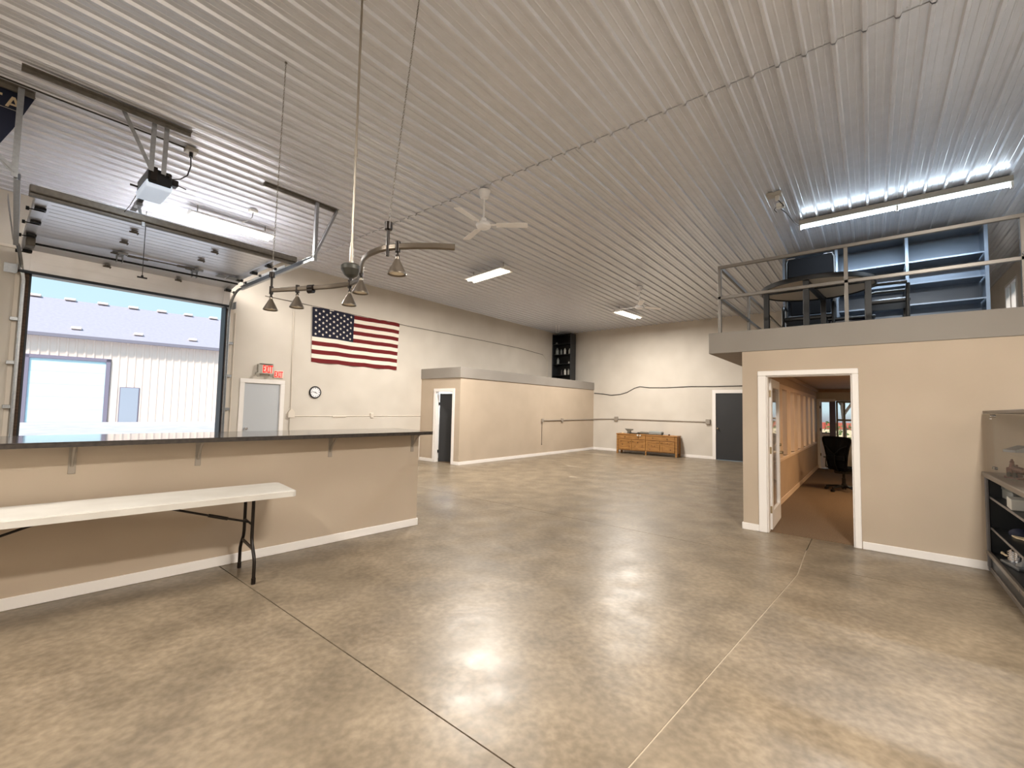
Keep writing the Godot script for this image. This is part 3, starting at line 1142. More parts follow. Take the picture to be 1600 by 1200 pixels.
func opener() -> void:
	var o := thing("garage_opener", "ceiling-hung garage door opener with a white lens and a dangling pull cord", "door opener", V(-6.35, 3.86, -1.19))
	var m := mb(o)
	m.span(V(-6.62, 3.90, -1.085), V(-6.09, 4.07, -1.295), 0.012)
	obj("housing", m, M.black_metal, o)
	m = mb(o)
	m.span(V(-6.58, 3.855, -1.075), V(-6.10, 3.935, -1.305), 0.008)
	obj("lamp_lens", m, glow(Color(0.86, 0.92, 1.0), 0.35), o)
	var bulb := OmniLight3D.new()
	bulb.name = "light"
	bulb.light_color = COOL
	bulb.light_energy = 0.25
	bulb.light_size = 0.05
	bulb.omni_range = 30.0
	bulb.omni_attenuation = 2.0
	bulb.shadow_enabled = true
	bulb.position = V(-6.34, 3.895, -1.19) - o.position
	o.add_child(bulb)
	m = mb(o)
	m.span(V(-6.085, 3.93, -1.10), V(-6.07, 4.08, -1.16), 0.002)
	m.cyl(V(-6.07, 4.02, -1.26), V(-6.03, 4.02, -1.26), 0.018, 10)
	m.span(V(-6.10, 3.95, -1.30), V(-6.20, 4.02, -1.36), 0.006)
	m.cyl(V(-6.13, 3.98, -1.35), V(-6.13, 3.96, -1.44), 0.006, 6)
	m.cyl(V(-6.55, 3.98, -1.08), V(-6.55, 3.98, -1.01), 0.012, 8)
	obj("terminal_block", m, M.bronze_dark, o)
	m = mb(o)
	m.bar(V(-6.6, 4.02, -1.19), V(-9.88, 3.97, -1.25), 0.05, 0.04, 0.004)
	obj("rail", m, M.bronze_dark, o)
	m = mb(o)
	m.span(V(-7.08, 3.95, -1.16), V(-7.22, 4.01, -1.23), 0.004)
	m.bar(V(-7.14, 3.96, -1.20), V(-7.14, 3.80, -1.24), 0.02, 0.03, 0.003)
	m.bar(V(-7.10, 3.85, -1.24), V(-7.10, 3.70, -1.25), 0.035, 0.02, 0.003)
	obj("trolley_arm", m, M.galv, o)
	m = mb(o)
	m.cyl(V(-7.25, 3.96, -1.30), V(-7.25, 3.09, -1.30), 0.004, 6)
	m.cyl(V(-7.25, 3.085, -1.25), V(-7.25, 3.085, -1.35), 0.010, 8)
	m.ball(V(-7.25, 3.10, -1.30), V(0.014, 0.02, 0.014), 8, 6)
	obj("pull_cord", m, M.black, o)
	m = mb(o)
	m.tube([V(-6.62, 3.95, -1.10), V(-6.9, 3.86, -1.08), V(-7.1, 3.80, -1.05)], 0.004, 6)
	obj("sensor_wire", m, M.cord, o)
	for z in [-1.10, -1.21]:
		m = mb(o)
		m.bar(V(-6.06, 4.02, z), V(-6.04, 4.56, z), 0.045, 0.005, 0.001, V(1, 0, 0))
		m.bar(V(-6.085, 4.02, z - 0.02), V(-6.065, 4.56, z - 0.02), 0.005, 0.045, 0.001, V(1, 0, 0))
		obj("hanger_strap", m, M.galv, o)
	m = mb(o)
	m.bar(V(-6.06, 4.03, -1.10), V(-6.05, 4.56, -0.84), 0.04, 0.005, 0.001, V(1, 0, 0))
	obj("hanger_brace", m, M.galv, o)
	m = mb(o)
	m.bar(V(-6.04, 4.553, -0.12), V(-5.99, 4.553, -1.42), 0.012, 0.048, 0.002)
	m.bar(V(-6.01, 4.574, -0.12), V(-5.96, 4.574, -1.42), 0.06, 0.008, 0.002)
	obj("ceiling_angle", m, M.dull_steel, o)

	var cc := thing("ceiling_cable", "thin dark cable run along the ceiling to the outlet of the door opener", "cable", V(-6.4, 4.58, -0.4))
	m = mb(cc)
	m.tube([V(-6.40, 4.572, 0.6), V(-6.405, 4.572, -0.5), V(-6.38, 4.572, -1.46)], 0.009, 8)
	obj("cable", m, M.cord, cc)
	var b := thing("outlet_box", "grey ceiling outlet with the black opener cord plugged in beside the hanger straps", "outlet", V(-6.365, 4.58, -1.52))
	m = mb(b)
	m.span(V(-6.43, 4.53, -1.46), V(-6.30, 4.578, -1.58), 0.005)
	obj("box", m, M.sign_box, b)
	m = mb(b)
	m.cyl(V(-6.36, 4.53, -1.52), V(-6.36, 4.47, -1.52), 0.02, 10)
	obj("plug", m, M.black, b)
	m = mb(b)
	m.tube([V(-6.36, 4.47, -1.52), V(-6.36, 4.36, -1.525), V(-6.33, 4.22, -1.49), V(-6.27, 4.12, -1.41), V(-6.22, 4.07, -1.34), V(-6.2, 4.05, -1.30)], 0.007, 8)
	obj("cord", m, M.black, b)


# ---------------------------------------------------------------- fluorescent fittings
func fixture(called: String, label: String, group: String, at: Vector3, along: Vector3, energy: float) -> void:
	# a wraparound fitting 1.22 m long and 0.36 m wide
	var t := thing(called, label, "ceiling light", at, atan2(-along.z, along.x), group)
	var m := MB.new()
	var sec := [Vector2(-0.19, -0.035), Vector2(-0.06, 0.035), Vector2(0.06, 0.035), Vector2(0.19, -0.035), Vector2(0.175, -0.035), Vector2(0.05, 0.02), Vector2(-0.05, 0.02), Vector2(-0.175, -0.035)]
	m.prism(sec, 1.22, Transform3D(Basis(V(0, 0, 1), V(0, 1, 0), V(-1, 0, 0)), V(0.61, 0, 0)))
	for s in [-0.61, 0.60]:
		m.prism([Vector2(-0.19, -0.036), Vector2(-0.06, 0.036), Vector2(0.06, 0.036), Vector2(0.19, -0.036)], 0.012, Transform3D(Basis(V(0, 0, 1), V(0, 1, 0), V(-1, 0, 0)), V(s + 0.012, 0, 0)))
	m.box(V(0, 0.04, 0), V(1.0, 0.03, 0.10), 0.004)
	obj("housing", m, M.white_plastic, t)
	for z in [-0.08, 0.08]:
		m = MB.new()
		m.cyl(V(-0.59, -0.045, z), V(0.59, -0.045, z), 0.019, 12)
		obj("light_tube", m, M.tube_warm, t)
	for s in [-0.5, 0.5]:
		m = MB.new()
		m.cyl(V(s, 0.05, 0), V(s, H_CEIL - at.y, 0), 0.006, 6)
		obj("hanger", m, M.dull_steel, t)
	var l := AreaLight3D.new()
	l.name = "light"
	l.area_size = Vector2(1.18, 0.34)
	l.light_color = WARM
	l.light_energy = energy
	l.shadow_enabled = true
	l.set("area_range", 40.0)
	l.position = V(0, -0.07, 0)
	l.rotation.x = -PI / 2
	t.add_child(l)


func lamps() -> void:
	var g := "fluorescent ceiling fittings of the hall"
	fixture("ceiling_light", "bright fluorescent fitting near the open garage door", g, V(-8.17, 4.44, -2.58), V(0, 0, 1), 16.0)
	fixture("ceiling_light", "bright fluorescent fitting in the middle of the hall, beyond the nearer ceiling fan", g, V(-6.48, 4.44, -7.02), V(1, 0, 0.12), 30.0)
	fixture("ceiling_light", "bright fluorescent fitting farthest back, beneath the far ceiling fan", g, V(-5.66, 4.44, -12.42), V(0.1, 0, -1), 25.0)
	# the rest of the row stands behind and above the photographer
	fixture("ceiling_light", "fluorescent fitting above the near end of the bar counter, outside the picture", g, V(-3.4, 4.44, 1.9), V(1, 0, 0), 32.0)
	fixture("ceiling_light", "fluorescent fitting over the right side of the hall above the photographer, outside the picture", g, V(1.0, 4.44, -1.7), V(0, 0, 1), 36.0)

	# bare two-tube strip over the loft
	var t := thing("strip_light", "long bare cool-white strip light of two tubes end to end above the loft", "ceiling light", V(0.31, 4.50, -8.18))
	var m := mb(t)
	m.span(V(-0.83, 4.495, -8.12), V(1.45, 4.575, -8.24), 0.006)
	obj("housing", m, M.sign_box, t)
	for q in [[-0.81, 0.325], [0.36, 1.43]]:
		m = mb(t)
		m.cyl(V(q[0], 4.465, -8.18), V(q[1], 4.465, -8.18), 0.020, 14)
		obj("light_tube", m, M.tube_cool, t)
	m = mb(t)
	for x in [-0.82, 0.3425, 1.44]:
		m.span(V(x - 0.012, 4.43, -8.15), V(x + 0.012, 4.50, -8.21), 0.003)
	obj("lamp_holder", m, M.white_plastic, t)
	area_light("strip_lamp", V(0.31, 4.44, -8.18), Vector2(2.2, 0.05), COOL, 12.0, t)

	# junction box and cord at the garage light
	t = thing("junction_box", "small round-cornered ceiling box feeding the garage fluorescent fitting", "junction box", V(-7.57, 4.58, -2.665))
	m = mb(t)
	m.span(V(-7.62, 4.53, -2.61), V(-7.52, 4.578, -2.72), 0.008)
	obj("box", m, M.sign_box, t)
	m = mb(t)
	m.tube([V(-7.57, 4.53, -2.665), V(-7.60, 4.46, -2.665), V(-7.75, 4.45, -2.66), V(-7.98, 4.475, -2.65)], 0.006, 6)
	obj("cord", m, M.cord, t)
	# box with plug-in adaptor and cord near the loft strip
	t = thing("junction_box", "ceiling box with plug adaptor and looped cord at the loft strip light's left end", "junction box", V(-0.98, 4.58, -6.98))
	m = mb(t)
	m.span(V(-1.08, 4.53, -6.86), V(-0.90, 4.578, -6.98), 0.006)
	obj("box", m, M.sign_box, t)
	m = mb(t)
	m.span(V(-0.98, 4.47, -6.90), V(-0.93, 4.53, -6.96), 0.006)
	obj("adaptor", m, M.white_plastic, t)
	m = mb(t)
	m.span(V(-1.0, 4.45, -7.12), V(-0.90, 4.52, -7.21), 0.01)
	obj("timer_plug", m, M.white_plastic, t)
	m = mb(t)
	m.tube([V(-0.95, 4.48, -6.93), V(-0.90, 4.42, -7.0), V(-0.90, 4.44, -7.1), V(-0.94, 4.47, -7.14)], 0.007, 8)
	m.tube([V(-0.96, 4.46, -7.2), V(-0.90, 4.44, -7.4), V(-0.86, 4.44, -7.8), V(-0.83, 4.50, -8.16)], 0.007, 8)
	m.tube([V(-0.99, 4.48, -7.14), V(-1.03, 4.44, -7.16), V(-1.0, 4.41, -7.2)], 0.005, 6)
	obj("cord", m, M.cord, t)


func fans() -> void:
	# a white three-blade fan on a long rod
	var t := thing("ceiling_fan", "white three-blade ceiling fan nearer the camera, on a long down rod", "ceiling fan", V(-4.2, 4.58, -4.435), 0.0, "white ceiling fans")
	var m := MB.new()
	m.lathe([Vector2(0, 0), Vector2(0.085, 0), Vector2(0.085, -0.015), Vector2(0.058, -0.105), Vector2(0.03, -0.115), Vector2(0, -0.115)], Vector3.ZERO, 24)
	obj("canopy", m, M.fan_white, t)
	m = MB.new()
	m.cyl(V(0, -0.11, 0), V(0, -0.43, 0), 0.014, 12)
	obj("rod", m, M.fan_white, t)
	m = MB.new()
	m.lathe([Vector2(0, -0.385), Vector2(0.03, -0.395), Vector2(0.042, -0.415), Vector2(0.03, -0.44), Vector2(0.05, -0.455), Vector2(0.095, -0.47), Vector2(0.11, -0.50), Vector2(0.10, -0.53), Vector2(0.06, -0.555), Vector2(0, -0.562)], Vector3.ZERO, 28)
	obj("motor", m, M.fan_white, t)
	for k in 3:
		var a: float = [-0.64, 1.42, 3.52][k]
		var bs := Basis(Vector3.UP, -a)
		m = MB.new()
		m.t = Transform3D(bs, V(0, -0.50, 0))
		m.bar(V(0.09, 0.005, 0), V(0.21, 0.005, 0), 0.04, 0.008, 0.002)
		m.prism([Vector2(0.18, -0.05), Vector2(0.60, -0.062), Vector2(0.625, -0.045), Vector2(0.625, 0.045), Vector2(0.60, 0.062), Vector2(0.18, 0.05)], 0.006, Transform3D(Basis(V(1, 0, 0), V(0, 0.17, 0.985), V(0, -0.985, 0.17)), V(0, 0.004, 0)))
		obj("blade", m, M.fan_white, t)
	copy(t, V(-4.4, 4.58, -10.31), 0.35, "white three-blade ceiling fan at the back of the hall, above the farthest fluorescent fitting")


func track_light() -> void:
	# flexible S-shaped rail with five cone heads, hung on one rod and two chains
	var y := 2.376
	var t := thing("track_light", "S-curved nickel rail light with five small cone heads above the bar counter", "track light", V(-2.917, y, -1.664))
	var raw := [V(-3.583, y, -1.419), V(-3.373, y, -1.520), V(-3.241, y, -1.577), V(-3.075, y, -1.643), V(-2.900, y, -1.684), V(-2.759, y, -1.664), V(-2.654, y, -1.607), V(-2.540, y, -1.546), V(-2.427, y, -1.480), V(-2.330, y, -1.432), V(-2.234, y, -1.406), V(-2.102, y, -1.400), V(-2.006, y, -1.431), V(-1.927, y, -1.476), V(-1.826, y, -1.551), V(-1.752, y, -1.626)]
	var cv := Curve3D.new()
	for i in raw.size():
		var a: Vector3 = raw[maxi(i - 1, 0)]
		var b: Vector3 = raw[mini(i + 1, raw.size() - 1)]
		cv.add_point(raw[i], (a - b) / 6.0, (b - a) / 6.0)
	var path := []
	for i in 61:
		path.append(cv.sample_baked(cv.get_baked_length() * i / 60.0))
	var m := mb(t)
	for s in [-0.007, 0.0, 0.007]:
		var pp := []
		for q in path:
			pp.append(q + V(0, s, 0))
		m.tube(pp, 0.0115, 8)
	obj("rail", m, M.nickel, t)
	m = mb(t)
	m.cyl(V(-2.900, y - 0.02, -1.682), V(-2.900, y + 0.10, -1.682), 0.012, 10)
	m.cyl(V(-3.276, y - 0.022, -1.559), V(-3.232, y - 0.022, -1.577), 0.02, 8)
	m.cyl(V(-3.276, y, -1.559), V(-3.232, y, -1.577), 0.024, 8)
	obj("rail_connector", m, M.bronze_dark, t)
	m = mb(t)
	m.lathe([Vector2(0, 0.14), Vector2(0.055, 0.14), Vector2(0.072, 0.125), Vector2(0.07, 0.10), Vector2(0.045, 0.06), Vector2(0.02, 0.042), Vector2(0, 0.04)], V(-2.900, y, -1.682), 24)
	obj("canopy", m, M.canopy, t)
	m = mb(t)
	m.cyl(V(-2.900, y + 0.13, -1.682), V(-2.9, 4.59, -1.682), 0.0085, 10)
	m.cyl(V(-2.900, y + 0.95, -1.682), V(-2.900, y + 1.0, -1.682), 0.013, 10)
	m.cyl(V(-2.900, y + 0.14, -1.682), V(-2.900, y + 0.30, -1.682), 0.013, 10)
	m.cyl(V(-2.9, 4.57, -1.682), V(-2.9, 4.60, -1.682), 0.04, 16)
	obj("rod", m, M.rod, t)
	for q in [V(-3.583, y, -1.419), V(-2.055, y, -1.406)]:
		m = mb(t)
		m.tube([q + V(0, -0.05, 0), q + V(0, 0.13, 0)], 0.009, 8)
		m.cyl(q + V(0, 0.10, 0), q + V(0, 0.14, 0), 0.022, 8)
		obj("rail_clamp", m, M.bronze_dark, t)
		# chain: alternate oval links up to its ceiling hook
		m = mb(t)
		var lo: Vector3 = q + V(0, 0.13, 0)
		var hi: Vector3 = V(-4.03, 4.575, -1.62) if q.x < -3.0 else V(-2.53, 4.575, -1.93)
		var dir: Vector3 = (hi - lo).normalized()
		var wx: Vector3 = dir.cross(V(0, 0, 1)).normalized()
		var wz: Vector3 = dir.cross(wx)
		var cnt: int = int(lo.distance_to(hi) / 0.024)
		for k in cnt:
			var at: Vector3 = lo + dir * (k * 0.024)
			var w: Vector3 = (wx if k % 2 else wz) * 0.0042
			for s in [-1.0, 1.0]:
				m.tube([at + w * s * 0.3, at + dir * 0.006 + w * s, at + dir * 0.022 + w * s, at + dir * 0.028 + w * s * 0.3], 0.0016, 4, false)
		m.cyl(hi - V(0, 0.01, 0), hi + V(0, 0.025, 0), 0.012, 8)
		obj("chain", m, M.dull_steel, t)
	for i in 5:
		var q: Vector3 = [V(-3.583, y, -1.419), V(-3.371, y, -1.522), V(-2.913, y, -1.686), V(-2.571, y, -1.564), V(-2.002, y, -1.434)][i]
		var drop: float = [0.05, 0.04, 0.05, 0.04, 0.05][i]
		m = mb(t)
		m.lathe([Vector2(0, 0), Vector2(0.010, 0), Vector2(0.012, -0.02), Vector2(0.052, -0.10), Vector2(0.052, -0.106), Vector2(0.048, -0.106), Vector2(0.010, -0.024), Vector2(0, -0.024)], q + V(0, -drop, 0), 20)
		var head := obj("lamp_head", m, M.nickel, t)
		m = mb(t)
		m.cyl(q + V(0, 0.03, 0), q + V(0, -drop - 0.01, 0), 0.006, 8)
		m.cyl(q + V(0, 0.028, 0), q + V(0, -0.03, 0), 0.015, 10)
		m.ball(q + V(0, -drop - 0.005, 0), V(0.012, 0.012, 0.012), 10, 6)
		obj("stem", m, M.bronze_dark, head)
		m = mb(t)
		m.lathe([Vector2(0, -0.092), Vector2(0.040, -0.092), Vector2(0.043, -0.098), Vector2(0, -0.100)], q + V(0, -drop, 0), 16)
		obj("lamp_lens", m, M.lamp_face, head)


# ---------------------------------------------------------------- bar counter and folding table
func counter() -> void:
	# local x runs along the counter towards the camera side, local z faces the hall
	var a := V(-4.505, 0, -3.655)
	var u := (V(-4.775, 0, -0.21) - a).normalized()
	var turn: float = atan2(-u.z, u.x)
	var t := thing("bar_counter", "long tan bar counter with dark worktop and white baseboard", "counter", a, turn)
	# local +x runs along u, local +z is u turned clockwise seen from above
	var fz := -1.0
	if Basis(Vector3.UP, turn).z.x > 0:
		fz = 1.0
	var ln := 5.6
	var m := MB.new()
	m.span(V(0, 0, 0), V(ln, 1.155, -0.14 * fz), 0.003)
	obj("body", m, M.tan_wall, t)
	m = MB.new()
	m.span(V(-0.012, 0, 0.014 * fz), V(ln, 0.088, 0), 0.004)
	m.span(V(-0.014, 0, 0.014 * fz), V(0, 0.088, -0.154 * fz), 0.004)
	obj("baseboard", m, M.trim, t)
	m = MB.new()
	m.prism([Vector2(-0.02, 0.27 * fz), Vector2(ln, 0.27 * fz), Vector2(ln, -0.62 * fz), Vector2(-0.02, -0.62 * fz), Vector2(-0.04, -0.60 * fz)], 0.004, Transform3D(Basis(V(1, 0, 0), V(0, 0, 1), V(0, -1, 0)), V(0, 1.194, 0)))
	obj("worktop_surface", m, M.laminate, t)
	m = MB.new()
	m.span(V(-0.018, 1.155, 0.268 * fz), V(ln, 1.190, -0.618 * fz), 0.002)
	obj("worktop_edge", m, M.laminate_edge, t)
	for x in [0.10, 1.15, 2.35, 3.15, 4.3, 5.3]:
		m = MB.new()
		m.span(V(x - 0.022, 0.93, 0), V(x + 0.022, 1.16, 0.006 * fz), 0.002)
		m.span(V(x - 0.014, 1.152, 0), V(x + 0.014, 1.16, 0.19 * fz), 0.002)
		m.tube([V(x, 0.99, 0.008 * fz), V(x, 1.03, 0.03 * fz), V(x, 1.10, 0.09 * fz), V(x, 1.15, 0.16 * fz)], 0.009, 8)
		obj("bracket", m, M.conduit, t)


func folding_table() -> void:
	# the corners seen in the photograph give the plan; local x along the table, local z to the hall
	var a := V(-3.93, 0, -1.855)
	var b := V(-4.152, 0, -0.17)
	var u := (b - a).normalized()
	var turn: float = atan2(-u.z, u.x)
	var fz := 1.0 if Basis(Vector3.UP, turn).z.x > 0 else -1.0
	var t := thing("folding_table", "long white folding table with dark steel legs in front of the bar counter", "table", a, turn)
	var ln := 2.44
	var wd := 0.56
	var m := MB.new()
	# rounded plan at the corners
	var plan := []
	for c in [[0.035, -0.035], [ln - 0.035, -0.035], [ln - 0.035, -wd + 0.035], [0.035, -wd + 0.035]]:
		var cx: float = c[0]
		var cz: float = c[1]
		var st: float = [PI / 2 + PI / 2, PI / 2, 0.0, -PI / 2][[[0, 1], [1, 1], [1, 0], [0, 0]].find([1 if cx > 1 else 0, 1 if cz > -0.2 else 0])]
		for k in 5:
			var an: float = st - PI / 8 * k
			plan.append(Vector2(cx + 0.035 * cos(an), (cz + 0.035 * sin(an)) * fz))
	m.prism(plan, 0.045, Transform3D(Basis(V(1, 0, 0), V(0, 0, 1), V(0, -1, 0)), V(0, 0.737, 0)))
	var inner := []
	for q in plan:
		inner.append(Vector2(lerpf(q.x, ln / 2, 0.012), lerpf(q.y, -wd / 2 * fz, 0.05)))
	m.prism(inner, 0.004, Transform3D(Basis(V(1, 0, 0), V(0, 0, 1), V(0, -1, 0)), V(0, 0.741, 0)))
	obj("tabletop", m, M.table_top, t)
	for end in 2:
		var x: float = 0.30 if end == 0 else ln - 0.30
		var s: float = 1.0 if end == 0 else -1.0
		var zf: float = -0.10 * fz
		var zb: float = (-wd + 0.02) * fz
		for side in 2:
			var z0: float = -0.15 * fz if side == 0 else (-wd + 0.14) * fz
			var z1: float = -0.035 * fz if side == 0 else (-wd + 0.03) * fz
			m = MB.new()
			m.tube([V(x, 0.70, z0), V(x, 0.36, z0), V(x, 0.31, lerpf(z0, z1, 0.12)), V(x, 0.23, lerpf(z0, z1, 0.75)), V(x, 0.18, z1), V(x, 0.012, z1)], 0.0135, 10)
			m.cyl(V(x, 0.0, z1), V(x, 0.05, z1), 0.017, 10)
			obj("leg", m, M.bronze_dark, t)
		m = MB.new()
		m.tube([V(x, 0.46, -0.15 * fz), V(x, 0.46, (-wd + 0.14) * fz)], 0.009, 8)
		m.bar(V(x, 0.27, -0.11 * fz), V(x, 0.27, (-wd + 0.10) * fz), 0.012, 0.03, 0.003)
		obj("crossbar", m, M.bronze_dark, t)
		m = MB.new()
		var mid: float = -wd / 2 * fz
		m.tube([V(x, 0.46, mid), V(x + 0.30 * s, 0.56, mid), V(x + 0.66 * s, 0.685, mid)], 0.009, 8)
		m.tube([V(x + 0.16 * s, 0.512, mid), V(x + 0.30 * s, 0.56, mid)], 0.014, 8)
		obj("brace", m, M.bronze_dark, t)


# ---------------------------------------------------------------- things on the left wall
func flag_texture() -> ImageTexture:
	var w := 950
	var h := 520
	var im := Image.create(w, h, false, Image.FORMAT_RGB8)
	var red := Color(0.40, 0.035, 0.05)
	var white := Color(0.90, 0.87, 0.81)
	var blue := Color(0.04, 0.045, 0.145)
	for i in 13:
		im.fill_rect(Rect2i(0, i * 40, w, 40), red if i % 2 == 0 else white)
	var cw := 418
	var ch := 280
	im.fill_rect(Rect2i(0, 0, cw, ch), blue)
	for r in 9:
		var cnt: int = 6 if r % 2 == 0 else 5
		for k in cnt:
			var cx: float = cw * (k * 2 + (1 if r % 2 == 0 else 2)) / 12.0
			var cy: float = ch * (r + 1) / 10.0
			for yy in range(-15, 16):
				for xx in range(-15, 16):
					var rad: float = sqrt(xx * xx + yy * yy)
					var an: float = fposmod(atan2(xx, -yy), TAU / 5)
					if an > TAU / 10:
						an = TAU / 5 - an
					# the edge of a five-pointed star from tip to notch
					var tip := Vector2(15, 0)
					var notch := Vector2(cos(TAU / 10), sin(TAU / 10)) * 6.2
					var e: Vector2 = notch - tip
					var q := Vector2(cos(an), sin(an)) * rad
					if e.cross(q - tip) >= 0.0 and rad <= 15.0:
						im.set_pixel(int(cx) + xx, int(cy) + yy, white)
	im.generate_mipmaps()
	return ImageTexture.create_from_image(im)


func left_wall_things() -> void:
	# flag: cloth with soft folds, hung flat on the wall
	var t := thing("flag", "red, white and blue striped flag with white stars hung on the cream wall", "flag", V(-9.88, 2.48, -6.03))
	var m := mb(t)
	var nx := 60
	var ny := 20
	var at := func(u: float, v: float) -> Vector3:
		var z: float = lerpf(lerpf(-4.815, -4.85, v), lerpf(-7.235, -7.17, v), u)
		var y: float = lerpf(3.735, 2.475, v) + 0.012 * sin(u * 9.0) * (1.0 - v) - 0.014 * absf(sin(u * PI * 3.2 + 0.4)) * v * v
		var o: float = 0.018 + 0.012 * sin(u * 22.0 + v * 4.0) * (0.35 + 0.65 * v) + 0.006 * sin(u * 47.0 + 2.0 + v * 2.0)
		return V(-9.9 + o, y, z)
	for i in nx:
		for j in ny:
			var u0: float = float(i) / nx; var u1: float = float(i + 1) / nx
			var v0: float = float(j) / ny; var v1: float = float(j + 1) / ny
			var c := [Vector2(u0, v0), Vector2(u1, v0), Vector2(u1, v1), Vector2(u0, v1)]
			var nn := []
			for q in c:
				var du: Vector3 = at.call(q.x + 0.004, q.y) - at.call(q.x - 0.004, q.y)
				var dv: Vector3 = at.call(q.x, q.y + 0.01) - at.call(q.x, q.y - 0.01)
				var k: Vector3 = du.cross(dv).normalized()
				nn.append(k if k.x > 0 else -k)
			var pp := []
			for q in c:
				pp.append(at.call(q.x, q.y))
			m.tri(pp[0], pp[1], pp[2], nn[0], nn[1], nn[2], c[0], c[1], c[2])
			m.tri(pp[0], pp[2], pp[3], nn[0], nn[2], nn[3], c[0], c[2], c[3])
			var bk := V(-0.002, 0, 0)
			m.tri(pp[0] + bk, pp[1] + bk, pp[2] + bk, -nn[0], -nn[1], -nn[2], c[0], c[1], c[2])
			m.tri(pp[0] + bk, pp[2] + bk, pp[3] + bk, -nn[0], -nn[2], -nn[3], c[0], c[2], c[3])
	var fm := plain(Color.WHITE, 0.85)
	fm.albedo_texture = flag_texture()
	obj("cloth", m, fm, t)
	m = mb(t)
	m.span(V(-9.9, 3.725, -4.80), V(-9.888, 3.765, -7.25), 0.003)
	obj("heading", m, M.painted, t)

	# clock
	t = thing("wall_clock", "round black-rimmed wall clock with a white face on the cream wall", "clock", V(-9.9, 1.777, -4.973))
	var side := Basis(V(0, 0, 1), V(1, 0, 0), V(0, 1, 0))
	m = mb(t)
	m.lathe([Vector2(0, 0), Vector2(0.14, 0), Vector2(0.14, 0.02), Vector2(0.13, 0.036), Vector2(0.118, 0.036), Vector2(0.112, 0.022), Vector2(0, 0.022)], V(-9.9, 1.777, -4.973), 40, side)
	obj("rim", m, M.black, t)
	m = mb(t)
	m.lathe([Vector2(0.113, 0.0225), Vector2(0.113, 0.024), Vector2(0, 0.024)], V(-9.9, 1.777, -4.973), 40, side)
	obj("face", m, M.clock_face, t)
	var c0 := V(-9.874, 1.777, -4.973)
	m = mb(t)
	for k in 12:
		var a: float = TAU * k / 12
		var d := V(0, cos(a), -sin(a))
		m.bar(c0 + d * 0.085, c0 + d * 0.102, 0.004, 0.010 if k % 3 else 0.016, 0.0, d.cross(V(1, 0, 0)))
	obj("hour_mark", m, M.black, t)
	m = mb(t)
	for q in [[2.2, 0.055, 0.008], [4.9, 0.085, 0.006]]:
		var d := V(0, cos(q[0]), -sin(q[0]))
		m.bar(c0 + V(0.004, 0, 0) - d * 0.012, c0 + V(0.004, 0, 0) + d * q[1], 0.002, q[2], 0.0, d.cross(V(1, 0, 0)))
	m.cyl(c0, c0 + V(0.008, 0, 0), 0.008, 10)
	obj("clock_hand", m, M.black, t)

	# exit signs over the steel door
	exit_sign("boxy lit red EXIT sign on an emergency light housing above the grey door", V(-9.9, 2.215, -3.865), V(0.085, 0.20, 0.30), true)
	exit_sign("flat red EXIT sign lower right of the lit exit sign", V(-9.9, 2.125, -4.145), V(0.018, 0.16, 0.205), false)

	# wiring on the wall
	t = thing("conduit_run", "painted conduit down and along the cream wall between the grey door and the tan block", "conduit", V(-9.89, 1.234, -5))
	m = mb(t)
	m.tube([V(-9.885, 3.70, -4.405), V(-9.885, 1.36, -4.445)], 0.011, 8)
	m.tube([V(-9.885, 1.234, -4.5), V(-9.885, 1.234, -8.04)], 0.010, 8)
	obj("pipe", m, M.painted, t)
	m = mb(t)
	m.prism([Vector2(-0.07, -0.09), Vector2(0.07, -0.09), Vector2(0.07, 0.02), Vector2(0.02, 0.10), Vector2(-0.02, 0.10), Vector2(-0.07, 0.02)], 0.05, Transform3D(Basis(V(0, 0, -1), V(0, 1, 0), V(1, 0, 0)), V(-9.9, 1.29, -4.45)))
	m.span(V(-9.9, 1.19, -6.42), V(-9.84, 1.31, -6.50), 0.005)
	m.span(V(-9.9, 1.205, -5.4), V(-9.85, 1.24, -5.75), 0.006)
	obj("box", m, M.painted, t)
	t = thing("wall_cable", "thin grey cable strung high along the cream wall above the flag", "cable", V(-9.89, 3.7, -9))
	m = mb(t)
	m.tube([V(-9.892, 3.77, -3.8), V(-9.892, 3.76, -4.6), V(-9.892, 3.72, -7.4), V(-9.892, 3.72, -10.5), V(-9.892, 3.70, -12.6), V(-9.892, 3.62, -14.0)], 0.008, 6)
	obj("cable", m, M.wire, t)
	m = mb(t)
	m.tube([V(-9.892, 3.62, -14.0), V(-9.892, 3.40, -14.3), V(-9.892, 2.565, -14.3)], 0.010, 6)
	obj("pipe", m, M.painted, t)

	# navy pennant behind the left track hanger
	t = thing("pennant", "navy pennant with white letters hanging under the ceiling at the far left", "pennant", V(-6.58, 4.55, 0.3))
	m = mb(t)
	var fr := Transform3D(Basis(V(0, 0, -1), V(0, 1, 0), V(1, 0, 0)), V(-6.585, 0, 0))
	m.prism([Vector2(0.242, 4.575), Vector2(0.175, 4.37), Vector2(0.11, 4.18), Vector2(0.037, 4.0), Vector2(-0.6, 3.86), Vector2(-0.95, 4.575)], 0.006, fr)
	obj("cloth", m, M.navy, t)
	m = mb(t)
	m.span(V(-6.578, 4.366, -0.165), V(-6.576, 4.372, 0.85))
	obj("stripe", m, M.sign_box, t)
	m = mb(t)
	# A
	var ax := 0.045
	m.prism([Vector2(ax, 4.385), Vector2(ax + 0.022, 4.385), Vector2(ax + 0.052, 4.475), Vector2(ax + 0.082, 4.385), Vector2(ax + 0.104, 4.385), Vector2(ax + 0.064, 4.50), Vector2(ax + 0.040, 4.50)], 0.003, Transform3D(fr.basis, V(-6.579, 0, 0)))
